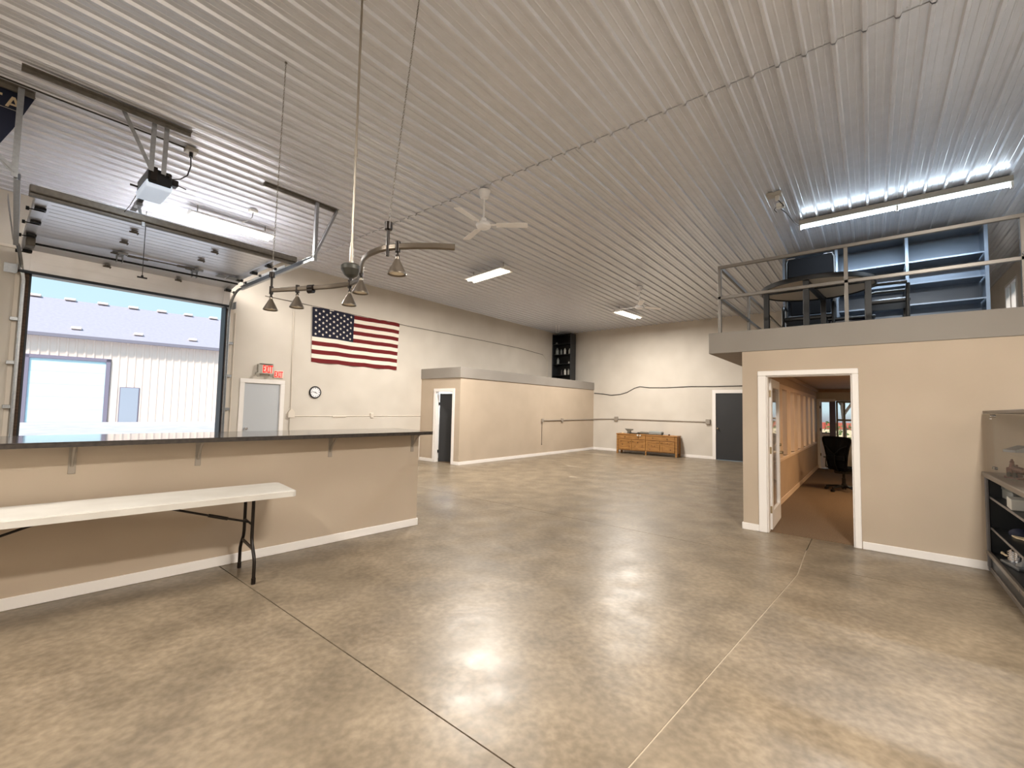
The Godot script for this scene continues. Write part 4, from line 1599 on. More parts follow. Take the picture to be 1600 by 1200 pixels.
	m.prism([Vector2(ax + 0.025, 4.41), Vector2(ax + 0.08, 4.41), Vector2(ax + 0.075, 4.428), Vector2(ax + 0.03, 4.428)], 0.003, Transform3D(fr.basis, V(-6.579, 0, 0)))
	# T
	m.prism([Vector2(-0.075, 4.50), Vector2(-0.075, 4.478), Vector2(-0.038, 4.478), Vector2(-0.038, 4.385), Vector2(-0.014, 4.385), Vector2(-0.014, 4.478), Vector2(0.023, 4.478), Vector2(0.023, 4.50)], 0.003, Transform3D(fr.basis, V(-6.579, 0, 0)))
	obj("lettering", m, M.cream, t)


func exit_sign(label: String, c: Vector3, s: Vector3, lit: bool) -> void:
	var t := thing("exit_sign", label, "exit sign", c, 0.0, "exit signs over the grey door")
	var m := mb(t)
	m.span(c + V(0, -s.y / 2, -s.z / 2), c + V(s.x, s.y / 2, s.z / 2), 0.004)
	if lit:
		m.span(c + V(0, s.y / 2 + 0.005, -s.z / 2 + 0.02), c + V(s.x + 0.03, s.y / 2 + 0.02, s.z / 2 - 0.04), 0.004)
	obj("housing", m, M.sign_box if lit else M.sign_white, t)
	var w: float = s.z * (0.70 if lit else 0.9)
	var h: float = s.y * (0.82 if lit else 0.84)
	var oz: float = -s.z * 0.10 if lit else 0.0
	var x: float = s.x
	m = mb(t)
	m.span(c + V(x, -h / 2, oz - w / 2), c + V(x + 0.004, h / 2, oz + w / 2))
	obj("sign_face", m, M.sign_white, t)
	var tm := TextMesh.new()
	tm.text = "EXIT"
	var f := SystemFont.new()
	f.font_names = PackedStringArray(["Droid Sans"])
	f.font_weight = 700
	tm.font = f
	tm.font_size = 64
	tm.pixel_size = h * 0.95 / 46.0
	tm.depth = 0.004
	var o := MeshInstance3D.new()
	o.name = "sign_letters"
	o.mesh = tm
	o.material_override = M.sign_red
	var bw: float = tm.get_aabb().size.x
	o.transform = Transform3D(Basis(V(0, 0, -1), V(0, 1, 0), V(1, 0, 0)).scaled_local(V(w * 0.92 / maxf(bw, 0.01), 1, 1)), V(x + 0.006, 0, oz))
	t.add_child(o)
	if lit:
		for z in [-0.10, 0.16]:
			m = mb(t)
			m.cyl(c + V(0.04, -0.10, z), c + V(0.10, -0.13, z), 0.03, 12, 0.036)
			obj("lamp_head", m, M.sign_box, t)


# ---------------------------------------------------------------- things at the back wall
func back_wall_things() -> void:
	var t := thing("hanging_cable", "black cable sagging along the back wall to the dark door", "cable", V(-5.5, 2.3, -15.19))
	var m := mb(t)
	m.tube([V(-8.28, 2.16, -15.19), V(-7.95, 2.13, -15.19), V(-7.57, 2.075, -15.19), V(-7.2, 2.105, -15.19), V(-6.93, 2.18, -15.19), V(-6.65, 2.33, -15.19), V(-6.45, 2.385, -15.19), V(-6.1, 2.34, -15.19), V(-5.52, 2.33, -15.19), V(-4.66, 2.36, -15.19), V(-4.05, 2.35, -15.19), V(-2.4, 2.36, -15.19)], 0.014, 8)
	obj("cable", m, M.cord, t)

	t = thing("conduit_run", "grey conduit with outlet boxes along the back wall above the wooden credenza", "conduit", V(-6, 1.2, -15.18))
	m = mb(t)
	m.tube([V(-8.30, 1.16, -15.18), V(-7.35, 1.195, -15.18), V(-4.1, 1.20, -15.18)], 0.018, 8)
	obj("pipe", m, M.conduit, t)
	for x in [-7.35, -4.12]:
		m = mb(t)
		m.span(V(x - 0.07, 1.12, -15.2), V(x + 0.07, 1.28, -15.14), 0.008)
		obj("box", m, M.conduit, t)
	t = thing("conduit_run", "grey conduit along the tan store wall with a thin wire hanging from its end box", "conduit", V(-8.3, 1.13, -13.5))
	m = mb(t)
	m.tube([V(-8.295, 1.13, -11.8), V(-8.295, 1.15, -15.18)], 0.018, 8)
	obj("pipe", m, M.conduit, t)
	for z in [-11.77, -12.95]:
		m = mb(t)
		m.span(V(-8.315, 1.075, z - 0.05), V(-8.26, 1.19, z + 0.05), 0.006)
		obj("box", m, M.conduit, t)
	m = mb(t)
	m.tube([V(-8.30, 1.08, -11.76), V(-8.305, 0.36, -11.755)], 0.006, 6)
	m.ball(V(-8.303, 0.36, -11.755), V(0.012, 0.02, 0.012), 8, 6)
	obj("wire", m, M.cord, t)

	credenza()

	# dark open shelf on the roof of the store block
	t = thing("dark_shelf", "tall dark open shelf of bottles standing on the tan block in the far corner", "shelf", V(-9.55, 2.565, -14.9))
	var x0 := -9.88
	var x1 := -9.02
	var zf := -14.62
	var zb := -15.0
	m = mb(t)
	m.span(V(x0, 2.565, zf), V(x0 + 0.03, 4.50, zb), 0.003)
	obj("side", m, M.shelf_dark, t)
	m = mb(t)
	m.span(V(x1 - 0.03, 2.565, zf), V(x1, 4.50, zb), 0.003)
	obj("side", m, M.shelf_dark, t)
	m = mb(t)
	m.span(V(x0 + 0.03, 2.57, zb), V(x1 - 0.03, 4.48, zb + 0.012))
	obj("back", m, M.black, t)
	var lev := [2.60, 2.86, 3.30, 3.68, 4.10, 4.48]
	for y in lev:
		m = mb(t)
		m.span(V(x0 + 0.03, y - 0.018, zf + 0.003), V(x1 - 0.03, y, zb + 0.012), 0.002)
		obj("shelf_board", m, M.shelf_dark, t)
	var kinds := [M.bottle_grey, M.bottle_grey, M.bottle_white, M.bottle_white]
	var lab := ["grey jug, leftmost on the upper bottle row of the dark corner shelf", "dull grey bottle beside the jug on the upper bottle row of the dark shelf", "taller white bottle on the upper bottle row of the dark shelf", "white bottle nearest the right side of the dark shelf's upper row"]
	var xs := [-9.72, -9.53, -9.36, -9.14]
	for k in 4:
		bottle(lab[k], V(xs[k], 3.68, -14.74), [0.07, 0.045, 0.045, 0.045][k], [0.28, 0.22, 0.25, 0.22][k], kinds[k])
	bottle("squat grey canister alone on the middle board of the dark shelf", V(-9.68, 3.30, -14.74), 0.06, 0.25, M.bottle_grey)
	bottle("reddish dark bottle left of two white ones on the lower board of the dark shelf", V(-9.50, 2.86, -14.74), 0.045, 0.22, M.bottle_dark)
	bottle("left one of two white bottles on the lower board of the dark shelf", V(-9.34, 2.86, -14.74), 0.045, 0.24, M.bottle_white)
	bottle("right one of two white bottles on the lower board of the dark shelf", V(-9.17, 2.86, -14.74), 0.048, 0.24, M.bottle_white)
	bottle("tiny white cup on the middle board of the dark shelf by its right side", V(-9.14, 3.30, -14.70), 0.035, 0.09, M.bottle_white)
	bottle("small grey cup on the top board of the dark shelf", V(-9.74, 4.10, -14.72), 0.04, 0.09, M.bottle_grey)

	# small white bracket lamp hanging from the ceiling in the corner
	t = thing("ceiling_hook", "short pale wire loop hanging from the ceiling before the dark corner shelf", "hook", V(-8.85, 4.58, -13.4))
	m = mb(t)
	m.tube([V(-8.90, 4.58, -13.4), V(-8.90, 4.33, -13.4), V(-8.87, 4.30, -13.4), V(-8.80, 4.30, -13.4), V(-8.78, 4.33, -13.4), V(-8.78, 4.58, -13.4)], 0.008, 6)
	obj("loop", m, M.white_plastic, t)


func bottle(label: String, at: Vector3, r: float, h: float, mat: Material) -> void:
	var t := thing("bottle", label, "bottle", at, 0.0, "bottles on the dark corner shelf")
	var m := MB.new()
	m.lathe([Vector2(0, 0), Vector2(r, 0), Vector2(r, h * 0.66), Vector2(r * 0.85, h * 0.76), Vector2(r * 0.4, h * 0.86), Vector2(r * 0.4, h * 0.90), Vector2(0, h * 0.90)], Vector3.ZERO, 14)
	obj("body", m, mat, t)
	m = MB.new()
	m.lathe([Vector2(0, h * 0.90), Vector2(r * 0.46, h * 0.90), Vector2(r * 0.46, h), Vector2(0, h)], Vector3.ZERO, 12)
	obj("cap", m, mat, t)


func credenza() -> void:
	var a := V(-7.06, 0, -14.61)
	var t := thing("pine_credenza", "low knotty pine credenza with drawers and doors against the back wall", "credenza", a, deg_to_rad(3.0))
	var w := 2.1
	var d := 0.42
	var h := 0.70
	var m := MB.new()
	m.span(V(0.02, 0.12, -0.02), V(w - 0.02, h - 0.03, -d), 0.004)
	obj("body", m, M.pine, t)
	m = MB.new()
	m.span(V(-0.015, h - 0.03, 0.015), V(w + 0.015, h, -d - 0.01), 0.006)
	obj("top", m, M.pine_top, t)
	for x in [0.0, w - 0.06]:
		for z in [0.0, -d + 0.06]:
			m = MB.new()
			m.span(V(x, 0, z), V(x + 0.06, h - 0.03, z - 0.06), 0.004)
			obj("leg", m, M.pine, t)
	m = MB.new()
	m.span(V(w / 2 - 0.02, 0, -0.01), V(w / 2 + 0.02, 0.13, -0.06), 0.003)
	obj("leg", m, M.pine, t)
	var rng := RandomNumberGenerator.new()
	rng.seed = 4
	var dw: float = (w - 0.16) / 4
	for k in 4:
		var x: float = 0.075 + k * (dw + 0.004)
		m = MB.new()
		m.span(V(x + 0.006, 0.15, -0.018), V(x + dw - 0.006, 0.50, 0.0), 0.003)
		for q in [[x + 0.006, x + 0.07, 0.15, 0.50], [x + dw - 0.07, x + dw - 0.006, 0.15, 0.50], [x + 0.07, x + dw - 0.07, 0.15, 0.215], [x + 0.07, x + dw - 0.07, 0.435, 0.50]]:
			m.span(V(q[0], q[2], 0.0), V(q[1], q[3], 0.010), 0.003)
		var dr := obj("door", m, M.pine, t)
		m = MB.new()
		for i in 5:
			var kx: float = x + rng.randf_range(0.05, dw - 0.05)
			var ky: float = rng.randf_range(0.18, 0.48)
			m.cyl(V(kx, ky, 0.0), V(kx, ky, 0.0115), rng.randf_range(0.007, 0.016), 8)
		obj("wood_knot", m, M.knot, dr)
		m = MB.new()
		var hx: float = x + (dw - 0.04 if k % 2 == 0 else 0.04)
		m.cyl(V(hx, 0.44, 0.01), V(hx, 0.44, 0.03), 0.012, 8)
		obj("knob", m, M.bronze_dark, dr)
	for k in 2:
		var x: float = 0.075 + k * 2 * (dw + 0.004)
		m = MB.new()
		m.span(V(x + 0.006, 0.52, -0.018), V(x + 2 * dw - 0.004, 0.655, 0.004), 0.003)
		var dr := obj("drawer", m, M.pine, t)
		for s in [0.25, 0.75]:
			m = MB.new()
			m.cyl(V(x + 2 * dw * s, 0.59, 0.0), V(x + 2 * dw * s, 0.59, 0.03), 0.014, 10)
			obj("knob", m, M.bronze_dark, dr)
	m = MB.new()
	m.cyl(V(0.78, 0.665, 0.0), V(0.78, 0.665, 0.035), 0.030, 12)
	m.cyl(V(0.87, 0.66, 0.0), V(0.87, 0.66, 0.035), 0.026, 12)
	obj("bottle_opener", m, M.bottle_white, t, "pale round fitting")

	# the things on it
	var top := func(x: float, z: float) -> Vector3:
		return a + Basis(Vector3.UP, deg_to_rad(3.0)) * V(x, h, z)
	var o := thing("anvil", "small grey anvil with pointed horn on the left of the pine credenza", "anvil", top.call(0.40, -0.2), deg_to_rad(3))
	m = MB.new()
	m.prism([Vector2(-0.09, 0), Vector2(0.10, 0), Vector2(0.07, 0.035), Vector2(0.045, 0.06), Vector2(0.05, 0.10), Vector2(0.12, 0.125), Vector2(0.125, 0.16), Vector2(-0.08, 0.165), Vector2(-0.16, 0.17), Vector2(-0.10, 0.11), Vector2(-0.06, 0.06), Vector2(-0.06, 0.035)], 0.08, Transform3D(Basis(), V(0, 0, -0.04)))
	obj("body", m, M.iron, o)
	o = thing("steel_bar", "flat dark steel plate lying right of the anvil on the pine credenza", "metal plate", top.call(0.60, -0.2), deg_to_rad(3))
	m = MB.new()
	m.box(V(0, 0.015, 0), V(0.36, 0.03, 0.16), 0.006)
	m.cyl(V(0.12, 0.03, 0), V(0.12, 0.06, 0), 0.03, 10)
	obj("plate", m, M.black_metal, o)
	o = thing("hand_tool", "low dark tool with a ribbed barrel in the middle of the pine credenza top", "tool", top.call(0.93, -0.2), deg_to_rad(3))
	m = MB.new()
	m.cyl(V(-0.14, 0.04, 0), V(0.14, 0.04, 0), 0.04, 14)
	for k in 5:
		m.cyl(V(-0.10 + k * 0.045, 0.04, 0), V(-0.085 + k * 0.045, 0.04, 0), 0.047, 14)
	m.box(V(0.17, 0.02, 0), V(0.08, 0.04, 0.10), 0.008)
	m.tube([V(-0.14, 0.05, 0), V(-0.2, 0.05, 0.02), V(-0.24, 0.03, 0.03)], 0.015, 8)
	obj("barrel", m, M.iron, o)
	o = thing("tool_case", "grey rounded metal case on the right of the pine credenza", "case", top.call(1.34, -0.22), deg_to_rad(3))
	m = MB.new()
	m.box(V(0, 0.06, 0), V(0.46, 0.12, 0.24), 0.03)
	obj("body", m, M.box_grey, o)
	m = MB.new()
	m.box(V(0.0, 0.078, 0), V(0.464, 0.006, 0.244), 0.002)
	m.box(V(0.22, 0.05, 0.05), V(0.03, 0.08, 0.10), 0.004)
	obj("latch", m, M.black_metal, o)
	o = thing("small_block", "little brown block near the right end of the pine credenza top", "block", top.call(1.80, -0.15), 0.2)
	m = MB.new()
	m.box(V(0, 0.022, 0), V(0.05, 0.044, 0.05), 0.006)
	obj("body", m, M.knot, o)
	o = thing("small_block", "little pale block at the left corner of the pine credenza top", "block", top.call(0.18, -0.12), 0.2)
	m = MB.new()
	m.box(V(0, 0.02, 0), V(0.06, 0.04, 0.05), 0.006)
	obj("body", m, M.cream, o)


# ---------------------------------------------------------------- loft
func loft() -> void:
	var s := struct("floor_loft", V(0, 2.45, -10))
	var m := mb(s)
	m.span(V(-1.735, 2.315, -6.44), V(2.25, 2.60, -15.2), 0.005)
	obj("deck", m, M.taupe, s)

	# tube railing along the front and the left side
	var t := thing("loft_railing", "square-tube metal railing along the front and side of the loft", "railing", V(-1.6, 2.6, -6.5))
	var zf := -6.49
	for x in [-1.60, -0.20, 1.20]:
		m = mb(t)
		m.span(V(x - 0.02, 2.60, zf - 0.02), V(x + 0.02, 3.50, zf + 0.02), 0.003)
		obj("post", m, M.rail, t)
	for z in [-8.35, -10.3, -12.3]:
		m = mb(t)
		m.span(V(-1.62, 2.60, z - 0.02), V(-1.58, 3.50, z + 0.02), 0.003)
		obj("post", m, M.rail, t)
	for y in [3.52, 3.09]:
		m = mb(t)
		m.span(V(-1.62, y - 0.02, zf - 0.02), V(2.25, y + 0.02, zf + 0.02), 0.003)
		obj("rail", m, M.rail, t)
		m = mb(t)
		m.span(V(-1.62, y - 0.02, zf - 0.02), V(-1.58, y + 0.02, -14.9), 0.003)
		obj("rail", m, M.rail, t)
	m = mb(t)
	m.ball(V(1.20, 3.13, zf + 0.03), V(0.016, 0.016, 0.016), 8, 6)
	obj("bolt", m, M.chrome, t)

	# steel shelving: three bays
	t = thing("steel_shelving", "blue-grey steel shelving of three bays at the back of the loft", "shelving", V(0.1, 2.6, -9.7))
	var xs := [-1.22, -0.425, 0.50, 1.39]
	var z0 := -9.5
	var z1 := -9.96
	for x in xs:
		m = mb(t)
		m.span(V(x - 0.022, 2.60, z0), V(x + 0.022, 4.46, z0 - 0.012), 0.002)
		m.span(V(x - 0.006, 2.60, z0 - 0.012), V(x + 0.006, 4.46, z1), 0.001)
		obj("upright", m, M.shelf_steel, t)
	for k in 3:
		m = mb(t)
		m.span(V(xs[k], 2.62, z1), V(xs[k + 1], 4.46, z1 - 0.008))
		obj("back_panel", m, M.shelf_panel, t)
		for y in [2.66, 2.99, 3.32, 3.66, 4.02, 4.45]:
			m = mb(t)
			m.span(V(xs[k] + 0.02, y - 0.004, z0 - 0.006), V(xs[k + 1] - 0.02, y, z1 + 0.002))
			m.span(V(xs[k] + 0.02, y - 0.024, z0 - 0.006), V(xs[k + 1] - 0.02, y, z0 - 0.009), 0.001)
			obj("shelf_board", m, M.shelf_steel, t)

	# round table with a dark rim and square legs
	t = thing("round_table", "round black-rimmed dining table on square legs behind the loft railing", "table", V(-0.60, 2.6, -7.78))
	var r := 0.68
	m = mb(t)
	m.lathe([Vector2(r, 3.335), Vector2(r + 0.018, 3.335), Vector2(r + 0.022, 3.35), Vector2(r + 0.016, 3.40), Vector2(0, 3.40)], V(-0.60, 0, -7.78), 48)
	m.lathe([Vector2(r, 3.335), Vector2(r, 3.36)], V(-0.60, 0, -7.78), 48)
	obj("rim", m, M.lacquer, t)
	m = mb(t)
	m.lathe([Vector2(0, 3.352), Vector2(r, 3.352)], V(-0.60, 0, -7.78), 48)
	m.lathe([Vector2(r, 3.362), Vector2(0, 3.362)], V(-0.60, 0, -7.78), 48)
	obj("underside", m, M.board, t, "plain tan underside")
	for q in [[-1.20, -7.55], [-0.66, -7.16], [0.0, -7.52], [-0.55, -8.40]]:
		m = mb(t)
		m.span(V(q[0] - 0.035, 2.6, q[1] - 0.035), V(q[0] + 0.035, 3.352, q[1] + 0.035), 0.004)
		obj("leg", m, M.lacquer, t)
	m = mb(t)
	m.bar(V(-0.66, 3.32, -7.16), V(-0.55, 3.32, -8.40), 0.06, 0.06, 0.004)
	m.bar(V(-1.20, 3.32, -7.55), V(0.0, 3.32, -7.52), 0.03, 0.05, 0.004)
	obj("crossbar", m, M.lacquer, t)

	# two black chairs
	loft_chair("wide black high-backed chair behind the round table on the loft, before the shelving", V(-0.76, 2.6, -8.62), deg_to_rad(180), 0.66, true)
	loft_chair("low black chair with curved arms at the right side of the round loft table", V(0.20, 2.6, -7.95), deg_to_rad(90), 0.50, false)
	# navy storage tote under the table
	t = thing("storage_tote", "dark navy plastic tote on the loft floor beneath the round table", "tote", V(-0.22, 2.6, -8.62), 0.05)
	m = MB.new()
	m.box(V(0, 0.19, 0), V(0.55, 0.38, 0.40), 0.02)
	obj("body", m, M.tote, t)
	m = MB.new()
	m.box(V(0, 0.395, 0), V(0.59, 0.035, 0.44), 0.01)
	obj("lid", m, M.black, t)


func loft_chair(label: String, at: Vector3, turn: float, w: float, tall: bool) -> void:
	# faces local -z
	var t := thing("armchair", label, "chair", at, turn, "black chairs on the loft")
	var m := MB.new()
	m.box(V(0, 0.45, 0), V(w, 0.07, 0.46), 0.02)
	obj("seat", m, M.black, t)
	var top: float = 1.56 if tall else 0.66
	if tall:
		m = MB.new()
		m.box(V(0, 1.40, 0.20), V(w - 0.02, 0.34, 0.05), 0.02, Basis(V(1, 0, 0), 0.05))
		obj("backrest", m, M.mesh_cloth, t)
		m = MB.new()
		m.box(V(0, 0.88, 0.20), V(w - 0.10, 0.60, 0.03), 0.012)
		obj("backrest", m, M.mesh_cloth, t)
	else:
		m = MB.new()
		m.box(V(0, 0.585, 0.21), V(w - 0.04, 0.13, 0.04), 0.018)
		obj("backrest", m, M.black, t)
	for s in [-1.0, 1.0]:
		var x: float = s * (w / 2 + 0.005)
		m = MB.new()
		m.tube([V(x, 0, 0.20), V(x, 0.5, 0.20), V(x, top - 0.05, 0.205), V(x - s * 0.02, top, 0.21)], 0.022, 8)
		obj("rear_leg", m, M.lacquer, t)
		m = MB.new()
		m.tube([V(x, 0, -0.22), V(x, 0.60, -0.22), V(x, 0.665, -0.19), V(x, 0.685, -0.12), V(x, 0.68, 0.20)], 0.022, 8)
		obj("front_leg", m, M.lacquer, t)
		if tall:
			m = MB.new()
			m.box(V(s * (w / 2 - 0.07), 1.575, 0.21), V(0.13, 0.025, 0.06), 0.01)
			obj("back_cap", m, M.chrome, t)


# ---------------------------------------------------------------- display cabinet at the right edge
func display_cabinet() -> void:
	var x0 := 0.865
	var x1 := 1.36
	var za := -6.43
	var zb := -4.6
	var t := thing("display_cabinet", "grey shelf cabinet with a glass case on top at the right edge", "cabinet", V(1.1, 0, -5.5))
	var m := mb(t)
	m.span(V(x0 + 0.01, 0.0, za), V(x1, 0.05, zb), 0.004)
	obj("plinth", m, M.display_trim, t)
	m = mb(t)
	m.span(V(x1 - 0.015, 0.05, za), V(x1, 0.93, zb))
	obj("back", m, M.black, t)
	for z in [[za, za + 0.02], [zb - 0.02, zb]]:
		m = mb(t)
		m.span(V(x0 + 0.015, 0.05, z[0]), V(x1 - 0.015, 0.93, z[1]), 0.002)
		obj("side", m, M.shelf_dark, t)
	for z in [za, zb - 0.045]:
		m = mb(t)
		m.span(V(x0, 0.02, z), V(x0 + 0.022, 0.93, z + 0.045), 0.004)
		m.span(V(x0 - 0.003, 0.05, z + 0.012), V(x0 + 0.01, 0.93, z + 0.02), 0.001)
		m.span(V(x0 - 0.003, 0.05, z + 0.028), V(x0 + 0.01, 0.93, z + 0.036), 0.001)
		obj("corner_post", m, M.display_side, t)
	m = mb(t)
	m.span(V(x0 - 0.02, 0.925, za), V(x1 + 0.01, 0.97, zb), 0.006)
	obj("worktop", m, M.display_trim, t)
	for y in [0.435, 0.733]:
		m = mb(t)
		m.span(V(x0 + 0.03, y - 0.018, za + 0.02), V(x1 - 0.015, y, zb - 0.02), 0.003)
		obj("shelf_board", m, M.shelf_dark, t)
		m = mb(t)
		m.span(V(x0 + 0.025, y - 0.02, za + 0.02), V(x0 + 0.03, y + 0.002, zb - 0.02), 0.001)
		obj("shelf_edge", m, M.display_side, t)
	m = mb(t)
	m.span(V(x0 + 0.02, 0.05, za + 0.02), V(x1 - 0.015, 0.19, zb - 0.02), 0.003)
	obj("base_drawer", m, M.shelf_dark, t)
	m = mb(t)
	m.span(V(x0 - 0.006, 0.165, za), V(x0 + 0.02, 0.205, zb), 0.004)
	obj("front_rail", m, M.display_trim, t)
	m = mb(t)
	for z in [-5.15, -4.8]:
		m.cyl(V(x0 - 0.012, 0.185, z), V(x0, 0.185, z), 0.008, 10)
	obj("bolt", m, M.chrome, t)

	# glass case on the worktop
	var g0 := 0.885
	var gz := -6.05
	t = thing("glass_case", "clear glass display case with thin grey lid on the cabinet at the right edge", "display case", V(1.1, 0.97, -5.4))
	m = mb(t)
	m.span(V(g0 - 0.02, 1.545, -6.40), V(x1, 1.575, zb), 0.004)
	obj("lid", m, M.display_trim, t)
	for q in [[V(g0, 0.972, gz), V(g0 + 0.006, 1.545, zb)], [V(g0, 0.972, gz), V(x1 - 0.01, 1.545, gz - 0.006)], [V(g0, 0.972, -6.40), V(g0 + 0.006, 1.545, gz - 0.01)], [V(x1 - 0.012, 0.972, gz), V(x1 - 0.006, 1.545, zb)]]:
		m = mb(t)
		m.span(q[0], q[1])
		obj("pane", m, M.case_glass, t)
	m = mb(t)
	m.span(V(g0 + 0.012, 1.20, gz + 0.005), V(x1 - 0.02, 1.207, zb))
	obj("glass_shelf", m, M.case_glass, t)
	m = mb(t)
	for y in [1.04, 1.525]:
		for z in [gz + 0.03, gz - 0.05]:
			m.cyl(V(g0 - 0.012, y, z), V(g0 + 0.012, y, z), 0.012, 10)
	m.span(V(g0 - 0.004, 1.49, gz - 0.16), V(g0 + 0.012, 1.505, gz - 0.14), 0.002)
	obj("clip", m, M.chrome, t)

	# bronze figurine under the glass
	t = thing("bronze_figurine", "small coppery steam-engine figurine inside the glass case", "figurine", V(0.985, 0.97, -5.88), deg_to_rad(-65))
	m = MB.new()
	m.t.basis = Basis().scaled(V(0.62, 0.74, 0.62))
	m.box(V(0, 0.012, 0), V(0.26, 0.024, 0.12), 0.004)
	m.box(V(-0.06, 0.075, 0), V(0.09, 0.11, 0.09), 0.008)
	m.cyl(V(-0.02, 0.115, 0), V(0.13, 0.10, 0), 0.04, 14)
	m.ball(V(0.13, 0.10, 0), V(0.03, 0.042, 0.042), 12, 8)
	m.lathe([Vector2(0, 0), Vector2(0.035, 0), Vector2(0.022, 0.05), Vector2(0.026, 0.07), Vector2(0.014, 0.08), Vector2(0, 0.08)], V(-0.06, 0.13, 0), 14)
	m.ball(V(-0.06, 0.215, 0), V(0.016, 0.018, 0.016), 10, 6)
	m.box(V(0.03, 0.055, 0), V(0.08, 0.08, 0.07), 0.006)
	m.cyl(V(0.02, 0.15, 0), V(0.02, 0.17, 0), 0.014, 10)
	obj("body", m, M.copper, t)
	m = MB.new()
	m.t.basis = Basis().scaled(V(0.62, 0.74, 0.62))
	for x in [-0.04, 0.06]:
		m.cyl(V(x, 0.045, 0.045), V(x, 0.045, 0.06), 0.034, 16)
	obj("wheel", m, M.bronze_dark, t)
	t = thing("metal_part", "grey cast metal piece on the glass shelf of the display case", "metal part", V(1.05, 1.207, -5.86), 0.5)
	m = MB.new()
	m.prism([Vector2(-0.13, 0), Vector2(0.13, 0), Vector2(0.13, 0.03), Vector2(0.06, 0.055), Vector2(-0.02, 0.06), Vector2(-0.13, 0.02)], 0.12, Transform3D(Basis(), V(0, 0, -0.06)))
	obj("body", m, M.cast, t)

	# on the shelves
	t = thing("grey_box", "grey cardboard box on the upper shelf of the display cabinet", "box", V(1.09, 0.735, -6.22), deg_to_rad(4))
	m = MB.new()
	m.box(V(0, 0.055, 0), V(0.22, 0.11, 0.30), 0.004)
	obj("body", m, M.box_grey, t)
	m = MB.new()
	m.box(V(0, 0.10, 0), V(0.228, 0.036, 0.308), 0.004)
	obj("lid", m, M.bottle_grey, t)
	t = thing("white_box", "white cardboard box low on the near end of the display cabinet's upper shelf", "box", V(0.965, 0.735, -5.66), deg_to_rad(-3))
	m = MB.new()
	m.box(V(0, 0.045, 0), V(0.13, 0.09, 0.22), 0.004)
	obj("body", m, M.bottle_white, t)
	t = thing("folded_cap", "tan cap with a dark blue crown on the middle shelf of the display cabinet", "cap", V(1.03, 0.437, -6.06), deg_to_rad(-80))
	m = MB.new()
	m.ball(V(0, 0.02, 0), V(0.09, 0.05, 0.075), 16, 8)
	obj("crown", m, M.navy, t)
	m = MB.new()
	m.prism([Vector2(-0.07, 0.0), Vector2(0.07, 0.0), Vector2(0.075, 0.09), Vector2(0.045, 0.15), Vector2(-0.045, 0.15), Vector2(-0.075, 0.09)], 0.012, Transform3D(Basis(V(0, 0, 1), V(1, 0, 0), V(0, 1, 0)), V(0.03, 0.002, 0)))
	obj("brim", m, M.cream, t)
	t = thing("machine_casting", "grey cast machine with a flared hopper standing low in the display cabinet", "machine", V(1.02, 0.19, -5.93), deg_to_rad(-78))
	m = MB.new()
	m.box(V(0, 0.012, 0), V(0.30, 0.024, 0.20), 0.006)
	m.lathe([Vector2(0, 0.02), Vector2(0.07, 0.02), Vector2(0.03, 0.06), Vector2(0.026, 0.11), Vector2(0.05, 0.15), Vector2(0.10, 0.195), Vector2(0.105, 0.205), Vector2(0.09, 0.205), Vector2(0.03, 0.15), Vector2(0, 0.15)], V(0.04, 0, 0), 20)
	obj("hopper", m, M.cast, t)
	m = MB.new()
	m.lathe([Vector2(0, 0.024), Vector2(0.055, 0.024), Vector2(0.055, 0.12), Vector2(0.03, 0.14), Vector2(0, 0.14)], V(-0.10, 0, 0), 16)
	for k in 5:
		m.lathe([Vector2(0.055, 0.035 + k * 0.018), Vector2(0.064, 0.035 + k * 0.018), Vector2(0.064, 0.042 + k * 0.018), Vector2(0.055, 0.042 + k * 0.018)], V(-0.10, 0, 0), 16)
	obj("cylinder", m, M.chrome, t)
	m = MB.new()
	m.tube([V(-0.15, 0.05, 0.02), V(-0.22, 0.045, 0.03), V(-0.28, 0.05, 0.03)], 0.009, 8)
	m.ball(V(-0.28, 0.05, 0.03), V(0.014, 0.014, 0.014), 8, 6)
	obj("handle", m, M.cream, t)


